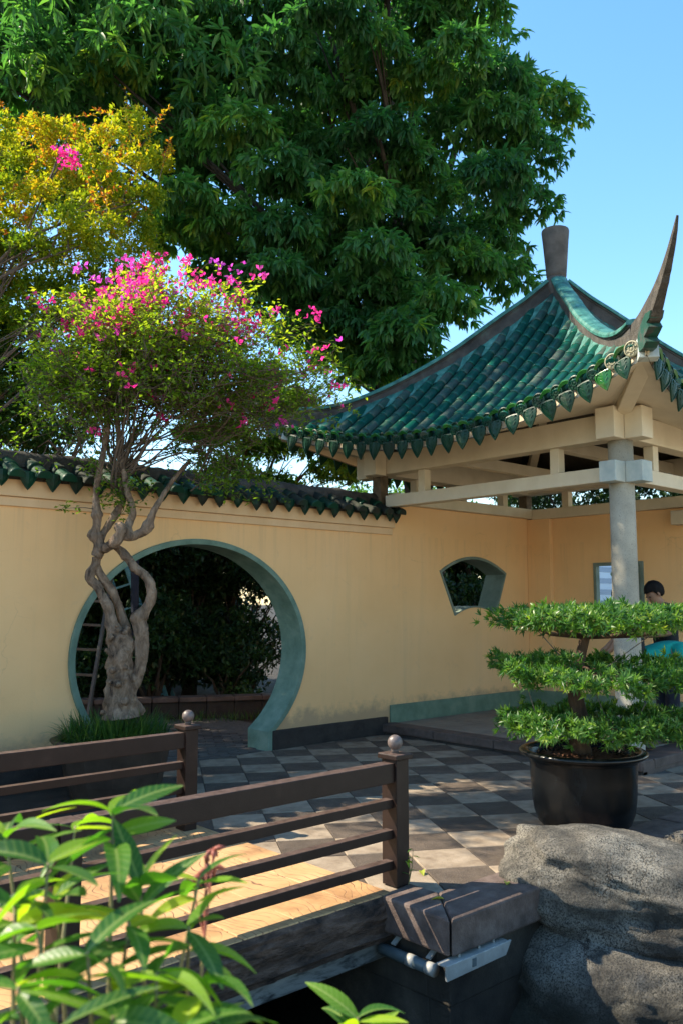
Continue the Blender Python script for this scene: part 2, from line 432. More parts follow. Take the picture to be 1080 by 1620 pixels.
M['mango'] = leaf_mat('dark mango leaf', [(0.0, (0.024, 0.088, 0.036)), (0.42, (0.050, 0.155, 0.050)), (0.75, (0.095, 0.22, 0.050)), (0.92, (0.18, 0.29, 0.045)), (1.0, (0.28, 0.34, 0.045))], 0.46, 0.45, (1.0, 1.15, 0.5))
M['gold'] = leaf_mat('yellow to orange leaf', [(0.0, (0.07, 0.14, 0.012)), (0.32, (0.20, 0.27, 0.014)), (0.60, (0.38, 0.36, 0.018)), (0.76, (0.45, 0.26, 0.018)), (0.88, (0.42, 0.14, 0.02)), (1.0, (0.30, 0.07, 0.02))], 0.5, 0.5, (1.0, 1.0, 0.5))
M['bougleaf'] = leaf_mat('bougainvillea leaf', [(0.0, (0.05, 0.11, 0.016)), (0.45, (0.13, 0.22, 0.022)), (0.8, (0.26, 0.34, 0.028)), (1.0, (0.38, 0.38, 0.04))], 0.58, 0.42, (1.05, 1.1, 0.4))
M['bract'] = leaf_mat('magenta bract', [(0.0, (0.50, 0.015, 0.18)), (0.5, (0.72, 0.03, 0.24)), (0.8, (0.78, 0.07, 0.30)), (1.0, (0.50, 0.07, 0.50))], 0.5, 0.6, (1.0, 0.8, 1.0), 0.2, attr=False, gain=1.5)
M['shrubleaf'] = leaf_mat('garden shrub leaf', [(0.0, (0.02, 0.055, 0.012)), (0.6, (0.05, 0.11, 0.02)), (1.0, (0.12, 0.20, 0.03))], 0.4, 0.45)
M['limeleaf'] = leaf_mat('light green leaf', [(0.0, (0.05, 0.11, 0.02)), (0.6, (0.10, 0.19, 0.03)), (1.0, (0.24, 0.30, 0.03))], 0.45, 0.45)
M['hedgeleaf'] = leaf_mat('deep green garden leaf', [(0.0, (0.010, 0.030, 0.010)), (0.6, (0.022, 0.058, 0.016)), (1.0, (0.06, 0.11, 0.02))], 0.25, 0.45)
M['needle'] = leaf_mat('podocarpus leaf', [(0.0, (0.022, 0.075, 0.018)), (0.45, (0.055, 0.145, 0.026)), (0.8, (0.15, 0.25, 0.035)), (1.0, (0.36, 0.40, 0.05))], 0.36, 0.38)
M['frontleaf'] = leaf_mat('glossy bright leaf', [(0.0, (0.022, 0.085, 0.02)), (0.4, (0.055, 0.16, 0.022)), (0.75, (0.15, 0.28, 0.022)), (1.0, (0.30, 0.40, 0.03))], 0.48, 0.38, (1.15, 1.2, 0.25), 0.35, attr=False, gain=1.7)
def veined(m, half):
    """pale midrib, side veins and a few brown flecks, laid out along each leaf"""
    nt = m.node_tree; b = nt.nodes['Principled BSDF']
    lk = b.inputs['Base Color'].links[0].from_socket
    tc = N(nt, 'ShaderNodeTexCoord')
    sp = N(nt, 'ShaderNodeSeparateXYZ')
    nt.links.new(tc.outputs['Object'], sp.inputs[0])
    ab = N(nt, 'ShaderNodeMath', operation='ABSOLUTE')
    nt.links.new(sp.outputs['Y'], ab.inputs[0])
    mid = ramp(nt, ab.outputs[0], [(0.0006, (0.75, 0.75, 0.75)), (0.0018, (0, 0, 0))])
    sl = N(nt, 'ShaderNodeMath', operation='MULTIPLY_ADD')
    sl.inputs[1].default_value = -0.9
    nt.links.new(ab.outputs[0], sl.inputs[0]); nt.links.new(sp.outputs['X'], sl.inputs[2])
    fr = N(nt, 'ShaderNodeMath', operation='PINGPONG')
    fr.inputs[1].default_value = 0.0065
    nt.links.new(sl.outputs[0], fr.inputs[0])
    vein = ramp(nt, fr.outputs[0], [(0.0, (0.35, 0.35, 0.35)), (0.0011, (0, 0, 0))])
    c = mix(nt, mid, lk, (0.32, 0.40, 0.12))
    c = mix(nt, vein, c, (0.22, 0.33, 0.07))
    oi = N(nt, 'ShaderNodeObjectInfo')
    nf = N(nt, 'ShaderNodeTexNoise', noise_dimensions='4D')
    nf.inputs['Scale'].default_value = 55
    nf.inputs['Detail'].default_value = 4
    k = N(nt, 'ShaderNodeMath', operation='MULTIPLY')
    k.inputs[1].default_value = 50
    nt.links.new(oi.outputs['Random'], k.inputs[0])
    nt.links.new(k.outputs[0], nf.inputs['W']); nt.links.new(tc.outputs['Object'], nf.inputs['Vector'])
    fl = ramp(nt, nf.outputs['Fac'], [(0.68, (0, 0, 0)), (0.72, (0.8, 0.8, 0.8))])
    c = mix(nt, fl, c, (0.14, 0.09, 0.03))
    nt.links.new(c, b.inputs['Base Color'])
    bump(nt, b, vein, 0.35, 0.002)
veined(M['frontleaf'], .02)
M['grass'] = leaf_mat('pot grass', [(0.0, (0.02, 0.06, 0.014)), (0.7, (0.05, 0.12, 0.02)), (1.0, (0.11, 0.17, 0.03))], 0.3, 0.5)
M['stem'] = surf('green brown stem', [(0.3, (0.10, 0.085, 0.035)), (0.7, (0.22, 0.19, 0.08))], 20, 0.6, 60, 0.1)
M['redstem'] = surf('red brown bud', [(0.3, (0.13, 0.025, 0.02)), (0.7, (0.30, 0.08, 0.05))], 20, 0.6, 60, 0.1)
M['skin'] = surf('tan skin', [(0.3, (0.24, 0.13, 0.08)), (0.7, (0.32, 0.18, 0.11))], 9, 0.6, 60, 0.05)
M['hair'] = surf('black hair', [(0.3, (0.005, 0.004, 0.0035)), (0.7, (0.012, 0.010, 0.009))], 30, 0.8, 90, 0.8, stretch=(1, 1, 0.2), spec=0.15)
M['blackcloth'] = surf('black cotton', [(0.3, (0.010, 0.010, 0.011)), (0.7, (0.02, 0.02, 0.022))], 9, 0.9, 90, 0.3)
M['navycloth'] = surf('navy denim', [(0.3, (0.012, 0.016, 0.03)), (0.7, (0.028, 0.034, 0.055))], 9, 0.9, 90, 0.3)
M['turqcloth'] = surf('turquoise shirt cloth', [(0.3, (0.0, 0.24, 0.20)), (0.7, (0.01, 0.36, 0.30))], 5, 0.85, 80, 0.3)
M['shoe'] = surf('dark shoe', [(0.3, (0.02, 0.02, 0.02)), (0.7, (0.05, 0.045, 0.04))], 9, 0.6, 60, 0.2)
M['eye'] = surf('dark eye', [(0.3, (0.01, 0.01, 0.01)), (0.7, (0.02, 0.015, 0.01))], 9, 0.2, 60, 0)
M['blueladder'] = surf('blue painted ladder', [(0.3, (0.06, 0.22, 0.28)), (0.7, (0.14, 0.36, 0.42))], 9, 0.5, 60, 0.1)
M['greyladder'] = surf('dull aluminium ladder', [(0.3, (0.035, 0.035, 0.034)), (0.7, (0.075, 0.075, 0.07))], 9, 0.5, 60, 0.1)
M['bluehaze'] = surf('blue haze facade', [(0.3, (0.36, 0.46, 0.56)), (0.7, (0.44, 0.54, 0.64))], 0.05, 0.8, 1, 0)  # distance haze put into the facade colour
M['darkglass'] = surf('blue window glass', [(0.3, (0.10, 0.18, 0.28)), (0.7, (0.16, 0.24, 0.34))], 0.05, 0.15, 1, 0)
M['fallen'] = leaf_mat('fallen yellow leaf', [(0.0, (0.30, 0.34, 0.05)), (1.0, (0.42, 0.36, 0.06))], 0.3, 0.5, attr=False)

# ------------------------------------------------------------------ builders
class MB:
    """collects shapes for ONE mesh object"""
    def __init__(s):
        s.v, s.f = [], []
    def add(s, vs, fs):
        o = len(s.v)
        s.v += [tuple(p) for p in vs]
        s.f += [tuple(i + o for i in f) for f in fs]
        return s
    def box(s, x0, x1, y0, y1, z0, z1):
        vs = [(x, y, z) for z in (z0, z1) for y in (y0, y1) for x in (x0, x1)]
        return s.add(vs, [(0, 2, 3, 1), (4, 5, 7, 6), (0, 1, 5, 4), (2, 6, 7, 3), (0, 4, 6, 2), (1, 3, 7, 5)])
    def bar(s, a, b, w, h, up=(0, 0, 1)):
        a, b = Vector(a), Vector(b)
        d = (b - a).normalized()
        side = d.cross(Vector(up)).normalized()
        u = side.cross(d)
        vs = []
        for p in (a, b):
            for i, j in ((-1, -1), (1, -1), (1, 1), (-1, 1)):
                vs.append(p + side * (i * w / 2) + u * (j * h / 2))
        return s.add(vs, [(0, 1, 2, 3), (7, 6, 5, 4), (0, 4, 5, 1), (1, 5, 6, 2), (2, 6, 7, 3), (3, 7, 4, 0)])
    def tube(s, pts, rad, n=8, wob=0.0, cap=True):
        pts = [Vector(p) for p in pts]
        if not hasattr(rad, '__len__'):
            rad = [rad] * len(pts)
        vs, fs = [], []
        ref = Vector((0.31, 0.17, 0.93))
        side = None
        for i, p in enumerate(pts):
            d = (pts[min(i + 1, len(pts) - 1)] - pts[max(i - 1, 0)])
            d = d.normalized() if d.length > 1e-9 else Vector((0, 0, 1))
            if side is None:
                side = d.cross(ref)
                if side.length < 1e-3:
                    side = d.cross(Vector((1, 0, 0)))
            side = (side - d * side.dot(d)).normalized()
            up = d.cross(side)
            for k in range(n):
                a = 2 * math.pi * k / n
                r = rad[i]
                if wob:
                    q = p + (side * math.cos(a) + up * math.sin(a)) * r
                    r *= 1 + wob * (noise.noise(q * 9) * 0.8 + noise.noise(q * 26) * 0.5)
                vs.append(p + (side * math.cos(a) + up * math.sin(a)) * r)
        for i in range(len(pts) - 1):
            for k in range(n):
                k2 = (k + 1) % n
                fs.append((i * n + k, i * n + k2, (i + 1) * n + k2, (i + 1) * n + k))
        if cap:
            fs.append(tuple(range(n))[::-1])
            fs.append(tuple((len(pts) - 1) * n + k for k in range(n)))
        return s.add(vs, fs)
    def lathe(s, prof, c=(0, 0, 0), n=32, wob=0.0):
        vs, fs = [], []
        for r, z in prof:
            for k in range(n):
                a = 2 * math.pi * k / n
                vs.append((c[0] + r * math.cos(a), c[1] + r * math.sin(a), c[2] + z))
        for i in range(len(prof) - 1):
            for k in range(n):
                k2 = (k + 1) % n
                fs.append((i * n + k, i * n + k2, (i + 1) * n + k2, (i + 1) * n + k))
        if prof[0][0] > 1e-6:
            fs.append(tuple(range(n))[::-1])
        if prof[-1][0] > 1e-6:
            fs.append(tuple((len(prof) - 1) * n + k for k in range(n)))
        return s.add(vs, fs)
    def grid(s, fn, nu, nv):
        vs = [fn(i / nu, j / nv) for i in range(nu + 1) for j in range(nv + 1)]
        fs = [(i * (nv + 1) + j, (i + 1) * (nv + 1) + j, (i + 1) * (nv + 1) + j + 1, i * (nv + 1) + j + 1) for i in range(nu) for j in range(nv)]
        return s.add(vs, fs)
    def prism(s, outline, z0, z1):
        """convex outline in x, y extruded in z"""
        n = len(outline)
        vs = [(x, y, z0) for x, y in outline] + [(x, y, z1) for x, y in outline]
        fs = [tuple(range(n))[::-1], tuple(range(n, 2 * n))]
        fs += [(k, (k + 1) % n, n + (k + 1) % n, n + k) for k in range(n)]
        return s.add(vs, fs)
    def mesh(s, name, m, smooth=False, fix=True):
        me = bpy.data.meshes.new(name)
        me.from_pydata(s.v, [], s.f)
        if fix:
            bm = bmesh.new()
            bm.from_mesh(me)
            bmesh.ops.recalc_face_normals(bm, faces=bm.faces)
            bm.to_mesh(me)
            bm.free()
        me.materials.append(m)
        if smooth:
            me.polygons.foreach_set('use_smooth', [True] * len(me.polygons))
        return me
    def obj(s, name, m, parent=None, smooth=False, bevel=0, fix=True, auto=False):
        return link(name, s.mesh(name, m, smooth, fix), parent, bevel, auto)

def link(name, me, parent=None, bevel=0, auto=False):
    o = bpy.data.objects.new(name, me)
    COL.objects.link(o)
    if parent is not None:
        attach(o, parent)
    if bevel:
        b = o.modifiers.new('edge', 'BEVEL')
        b.width = bevel
        b.segments = 2
        b.limit_method = 'ANGLE'
        b.angle_limit = R(40)
        b.harden_normals = False
    return o

def attach(o, parent):
    """parent without moving: children are built in world coordinates"""
    o.parent = parent
    top = parent
    while top.parent is not None:
        top = top.parent
    if parent.parent is None and parent.get('anchored'):
        o.matrix_parent_inverse = Matrix.Translation(-Vector(parent.location))

def tag(o, label=None, cat=None, group=None, kind=None):
    if label: o['label'] = label
    if cat: o['category'] = cat
    if group: o['group'] = group
    if kind: o['kind'] = kind
    return o

def thing(name, label, cat, loc=(0, 0, 0), group=None, kind=None):
    o = bpy.data.objects.new(name, None)
    COL.objects.link(o)
    o.empty_display_size = 0.1
    o.location = loc
    o['anchored'] = 1
    return tag(o, label, cat, group, kind)

def np_mesh(name, verts, loops, starts, m, rnd=None, smooth=False):
    me = bpy.data.meshes.new(name)
    me.vertices.add(len(verts))
    me.vertices.foreach_set('co', np.ascontiguousarray(verts, dtype=np.float32).ravel())
    me.loops.add(len(loops))
    me.loops.foreach_set('vertex_index', np.ascontiguousarray(loops, dtype=np.int32))
    me.polygons.add(len(starts))
    me.polygons.foreach_set('loop_start', np.ascontiguousarray(starts, dtype=np.int32))
    if smooth:
        me.polygons.foreach_set('use_smooth', np.ones(len(starts), dtype=bool))
    me.update(calc_edges=True)
    me.materials.append(m)
    if rnd is not None:
        a = me.attributes.new('rnd', 'FLOAT', 'POINT')
        a.data.foreach_set('value', np.ascontiguousarray(rnd, dtype=np.float32))
    return me

# leaf templates: x along the leaf (0..1), y across, z out of the blade
LEAF8 = (np.array([(0, 0, 0), (.3, .42, .06), (.3, 0, -.02), (.3, -.42, .06), (.68, .36, -.0), (.68, 0, -.07), (.68, -.36, 0), (1, 0, -.16)], float),
         [(0, 3, 2), (0, 2, 1), (1, 2, 5, 4), (2, 3, 6, 5), (4, 5, 7), (5, 6, 7)])
LEAF5 = (np.array([(0, 0, 0), (.45, .5, .05), (.5, 0, -.03), (.45, -.5, .05), (1, 0, -.10)], float),
         [(0, 3, 2), (0, 2, 1), (1, 2, 4), (2, 3, 4)])
BLADE = (np.array([(0, .35, 0), (0, -.35, 0), (.5, .5, .05), (.5, -.5, .05), (1, 0, -.05)], float),
         [(0, 1, 3, 2), (2, 3, 4)])

def unit(a):
    return a / np.maximum(np.linalg.norm(a, axis=1, keepdims=True), 1e-9)

def leaf_mesh(name, P, D, L, W, m, tmpl=LEAF8, rnd=None, up=None, curl=1.0):
    n = len(P)
    D = unit(D)
    if up is None:
        up = np.tile(np.array([0, 0, 1.0]), (n, 1)) + rng.normal(0, .35, (n, 3))
    side = unit(np.cross(up, D) + rng.normal(0, .02, (n, 3)))
    nor = np.cross(D, side)
    T, F = tmpl
    L = np.asarray(L).reshape(n, 1, 1); W = np.asarray(W).reshape(n, 1, 1)
    V = P[:, None, :] + T[None, :, 0:1] * L * D[:, None, :] + T[None, :, 1:2] * W * side[:, None, :] + T[None, :, 2:3] * L * curl * nor[:, None, :]
    k = len(T)
    lt = np.concatenate([np.array(f) for f in F])
    loops = (lt[None, :] + (np.arange(n) * k)[:, None]).ravel()
    sizes = np.array([len(f) for f in F])
    st = np.concatenate([[0], np.cumsum(sizes)[:-1]])
    starts = (st[None, :] + (np.arange(n) * sizes.sum())[:, None]).ravel()
    if rnd is None:
        rnd = rng.random(n)
    return np_mesh(name, V.reshape(-1, 3), loops, starts, m, np.repeat(rnd, k))

def leaves(name, m, parent, *a, **k):
    kind = k.pop('kind', 'stuff')
    o = link(name, leaf_mesh(name, *a, m, **k), parent)
    if kind:
        o['kind'] = kind
    return o

def sphere_dirs(n):
    return unit(rng.normal(0, 1, (n, 3)))

def clip_poly(poly, planes):
    """Sutherland-Hodgman against half planes a*x + b*y <= c"""
    for a, b, c in planes:
        out = []
        for i in range(len(poly)):
            p, q = poly[i], poly[(i + 1) % len(poly)]
            dp, dq = a * p[0] + b * p[1] - c, a * q[0] + b * q[1] - c
            if dp <= 0:
                out.append(p)
            if (dp < 0 < dq) or (dq < 0 < dp):
                t = dp / (dp - dq)
                out.append((p[0] + (q[0] - p[0]) * t, p[1] + (q[1] - p[1]) * t))
        poly = out
        if len(poly) < 3:
            return []
    return poly

def area(p):
    return abs(sum(p[i][0] * p[(i + 1) % len(p)][1] - p[(i + 1) % len(p)][0] * p[i][1] for i in range(len(p)))) / 2

# ------------------------------------------------------------------ crown lobes (x, y, z, radius) and trunk lines (x, y, z, radius), in metres
MANGO_FRONT=[(1.06,2.08,6.96,0.68),(0.62,0.15,5.21,0.51),(-0.41,2.6,9.98,0.58),(-3.79,4.81,9.75,0.61),(2.24,1.26,11.14,0.54),(-0.25,0.7,9.84,0.57),(-1.75,5.24,10.92,0.69),(-0.42,1.51,6.77,0.6),(2.58,-0.02,9.67,0.52),(-2.92,4.09,10.78,0.56),(-0.98,4.01,9.98,0.6),(1.98,1.86,12.1,0.53),(-1.77,2.1,7.14,0.44),(-0.65,1.41,6.09,0.56),(1.1,-0.06,5.63,0.6),(-2.95,5.13,9.45,0.65),(-0.22,1.7,9.19,0.49),(-3.01,5.44,10.9,0.67),(-0.78,3.11,10.13,0.63),(-1.17,1.71,8.13,0.58),(2.8,0.79,11.37,0.69),(-1.09,2.68,10.37,0.63),(2.05,1.03,7.23,0.64),(-0.03,0.54,7.13,0.52),(1.17,0.69,6.04,0.61),(3.51,1.04,7.71,0.72),(-0.61,1.56,7.63,0.58),(3.62,0.25,8.97,0.65),(2.11,1.0,8.01,0.58),(-1.02,2.1,6.95,0.56),(-1.89,2.81,9.83,0.46),(-1.0,3.37,11.56,0.51),(2.74,1.04,9.38,0.64),(1.11,2.36,9.79,0.52),(0.43,1.3,5.63,0.54),(4.53,0.43,10.11,0.73),(1.15,2.6,10.59,0.62),(0.71,1.91,8.59,0.6),(1.71,0.87,9.71,0.55),(1.83,-0.48,7.59,0.58),(1.15,1.03,7.37,0.63),(-0.58,3.76,9.45,0.55),(0.71,0.75,8.38,0.59),(-3.18,5.21,11.33,0.61),(-0.54,1.71,10.21,0.52),(-1.68,5.14,11.64,0.65),(1.61,0.75,11.66,0.64),(-2.77,4.2,10.29,0.53),(-2.32,3.1,9.17,0.49),(-2.63,3.6,10.91,0.47),(-2.16,2.55,10.38,0.59),(1.53,-0.09,9.66,0.51),(0.68,2.21,6.33,0.52),(-0.21,3.59,8.55,0.57),(0.3,0.4,6.32,0.51),(-1.09,3.06,7.04,0.64),(-0.1,0.63,10.44,0.55),(-3.43,6.25,11.9,0.6),(2.84,0.4,11.83,0.53),(-2.7,4.52,9.76,0.57),(1.33,1.63,9.63,0.59),(0.11,2.94,12.14,0.65),(1.38,0.79,8.19,0.53),(0.88,0.98,9.95,0.55),(-0.26,2.95,6.69,0.65),(3.1,1.12,10.24,0.55),(-1.26,3.31,8.43,0.62),(0.17,1.32,7.02,0.51),(-3.66,5.3,9.46,0.63),(0.65,2.78,9.25,0.54),(0.65,1.0,6.04,0.61),(3.18,0.59,6.82,0.65),(-0.12,1.44,11.13,0.52),(0.21,1.72,7.73,0.63),(3.55,0.24,8.06,0.59),(-0.09,3.53,9.98,0.54),(2.7,0.14,9.07,0.65),(-0.51,2.98,11.49,0.6),(2.23,0.58,6.78,0.64),(1.2,1.61,5.35,0.58),(-0.59,1.44,9.46,0.55),(-1.79,5.27,10.06,0.7)]
MANGO_BACK=[(2.25,3.42,6.28,0.98),(-0.89,6.51,11.82,0.84),(-2.83,7.78,13.34,0.84),(3.65,3.07,7.96,0.82),(3.54,2.12,10.98,0.8),(1.11,4.26,12.88,0.88),(4.72,2.05,9.49,0.82),(-1.33,8.2,14.48,1.01),(-1.57,6.99,10.05,1.01),(2.32,3.55,9.1,0.94),(2.09,4.78,12.43,0.97),(0.45,5.13,9.54,1.0),(1.77,5.45,11.61,0.83),(-0.66,6.64,9.12,0.8),(-0.71,6.6,10.44,0.92),(-0.29,7.32,14.2,0.81),(-2.32,7.66,12.51,0.98),(-2.72,8.41,11.41,0.8),(3.48,3.16,10.17,0.87),(1.17,5.91,12.77,0.88),(3.31,3.43,13.56,0.81),(2.91,3.98,11.93,0.95),(1.35,4.79,8.44,0.84),(2.66,4.37,8.4,0.8),(0.54,5.91,8.66,0.88),(4.26,1.93,13.53,0.87),(4.79,2.14,8.0,0.84),(0.2,5.14,13.27,0.98),(-2.28,7.67,9.33,0.94),(-1.76,6.71,10.9,0.73),(4.31,1.18,10.67,0.91),(0.54,6.26,11.2,0.89),(-1.46,7.36,9.05,1.02),(2.36,4.67,10.53,1.07),(3.33,2.31,12.25,0.96),(-0.11,6.03,12.72,0.96),(4.59,1.89,12.17,0.83),(3.56,3.24,6.84,0.95),(4.37,2.76,8.86,0.96),(2.38,4.2,13.37,0.78),(1.57,4.35,7.07,0.9),(-1.38,7.25,12.74,0.89)]
MANGO_TOP=[(0.52,1.89,13.72,0.91),(-2.68,2.92,11.06,0.95),(-1.32,2.52,15.64,0.83),(-2.08,3.58,13.25,0.82),(3.42,1.2,19.01,1.19),(-1.34,5.62,19.48,1.0),(0.01,2.13,16.9,0.87),(-2.21,2.31,13.58,0.83),(1.45,1.44,15.53,1.13),(-0.33,3.21,13.81,0.87),(-3.31,4.31,14.96,1.0),(2.69,0.59,15.45,0.91),(-3.49,3.55,16.77,0.91),(-3.9,4.85,16.29,1.02),(-0.33,4.63,13.34,1.13),(1.45,-0.16,11.41,1.02),(1.9,2.45,19.42,1.21),(-0.32,2.34,15.25,1.05),(-2.51,6.16,14.87,0.9),(-0.2,4.3,19.67,1.19),(-3.64,3.64,11.01,0.82),(2.64,1.92,14.63,1.19),(1.28,3.29,13.61,1.25),(-3.5,6.78,15.62,0.93),(0.09,2.56,18.93,0.9),(-4.11,5.31,18.27,0.84),(1.29,0.17,17.51,0.99),(1.91,1.93,12.77,0.9)]
GOLD_LOBES=[(-5.21,3.35,6.07,0.27),(-3.49,0.88,6.79,0.25),(-3.37,1.55,6.25,0.29),(-4.71,3.54,6.04,0.3),(-3.69,1.54,4.81,0.24),(-5.3,3.3,4.98,0.31),(-3.87,2.88,7.21,0.34),(-4.26,2.58,5.25,0.31),(-5.21,3.35,5.7,0.26),(-2.79,2.02,6.61,0.29),(-5.01,3.2,6.76,0.27),(-4.38,3.29,5.72,0.27),(-3.16,0.94,7.07,0.3),(-3.78,2.01,6.44,0.28),(-4.11,1.43,5.51,0.27),(-4.26,2.08,5.79,0.31),(-4.83,2.03,5.88,0.25),(-4.13,3.03,5.84,0.34),(-3.37,1.08,5.46,0.26),(-3.29,2.24,6.79,0.33),(-4.9,3.88,5.64,0.31),(-4.64,2.04,4.68,0.29),(-3.88,1.04,5.76,0.25),(-5.06,2.1,4.68,0.27),(-3.67,1.04,4.87,0.28),(-3.84,2.59,5.45,0.29),(-3.76,2.24,7.38,0.28),(-2.8,1.47,6.13,0.34),(-4.82,3.11,6.36,0.3),(-3.86,2.28,5.0,0.27),(-3.45,2.56,7.11,0.33),(-4.88,2.7,5.4,0.3),(-2.93,1.76,5.46,0.31),(-3.49,1.33,5.31,0.25),(-4.19,3.15,6.65,0.27),(-3.85,2.44,6.26,0.27),(-5.44,3.78,6.66,0.27),(-2.93,1.09,6.35,0.32),(-3.39,2.49,5.85,0.27),(-4.33,3.23,6.98,0.31),(-5.28,2.73,6.22,0.29),(-4.8,2.46,6.93,0.25),(-3.35,1.15,6.43,0.29),(-5.46,2.57,6.42,0.24),(-3.03,1.26,6.82,0.25),(-4.05,2.86,4.98,0.32),(-3.43,2.09,7.33,0.3),(-4.66,3.1,6.68,0.29),(-5.52,3.38,5.41,0.32),(-3.56,1.28,5.68,0.31),(-4.4,2.44,6.9,0.27),(-3.88,2.8,6.74,0.3),(-4.43,1.67,6.82,0.29),(-3.22,0.64,5.2,0.28),(-5.36,3.92,6.34,0.33),(-3.54,2.17,5.35,0.26),(-4.59,2.35,5.72,0.31),(-5.62,2.75,5.53,0.29),(-4.99,3.04,7.13,0.25),(-4.75,2.4,5.08,0.27),(-3.59,1.26,6.65,0.23),(-2.41,1.72,7.2,0.27),(-4.94,3.5,4.97,0.28),(-3.34,1.13,5.81,0.29),(-3.95,2.5,5.72,0.34)]
SHRUB_LOBES=[(-4.1,2.06,3.97,0.35),(-4.6,2.6,3.75,0.28),(-4.52,2.89,3.35,0.34),(-4.44,3.05,4.85,0.34),(-4.27,2.87,4.39,0.36),(-3.47,1.74,3.54,0.33),(-3.67,2.65,4.85,0.34),(-3.65,1.75,3.99,0.36),(-3.47,2.5,3.47,0.32),(-3.97,3.19,3.94,0.37),(-3.88,1.99,3.72,0.31),(-3.46,2.74,4.55,0.36),(-4.19,2.43,4.83,0.29),(-4.22,2.69,3.42,0.38),(-3.25,2.3,4.56,0.34),(-4.5,3.63,4.62,0.38),(-3.05,2.13,4.31,0.31),(-4.18,2.18,4.41,0.35),(-4.08,2.14,3.49,0.28),(-3.18,1.74,3.83,0.33),(-4.54,2.89,4.15,0.32)]
SMALL_LOBES=[(1.71,4.34,3.62,0.43),(1.35,4.46,4.23,0.46),(0.06,4.47,4.36,0.44),(1.39,3.68,4.21,0.48),(0.43,4.15,4.85,0.37),(1.61,4.78,5.19,0.48),(2.22,3.46,3.83,0.46),(2.72,3.05,3.84,0.5),(1.08,4.95,4.01,0.38),(2.25,3.39,4.42,0.38),(0.32,5.1,5.05,0.44),(-0.04,4.41,3.47,0.38),(1.85,4.01,5.02,0.44),(0.38,4.08,4.33,0.47),(1.1,3.96,5.47,0.36),(0.88,4.08,3.52,0.41)]
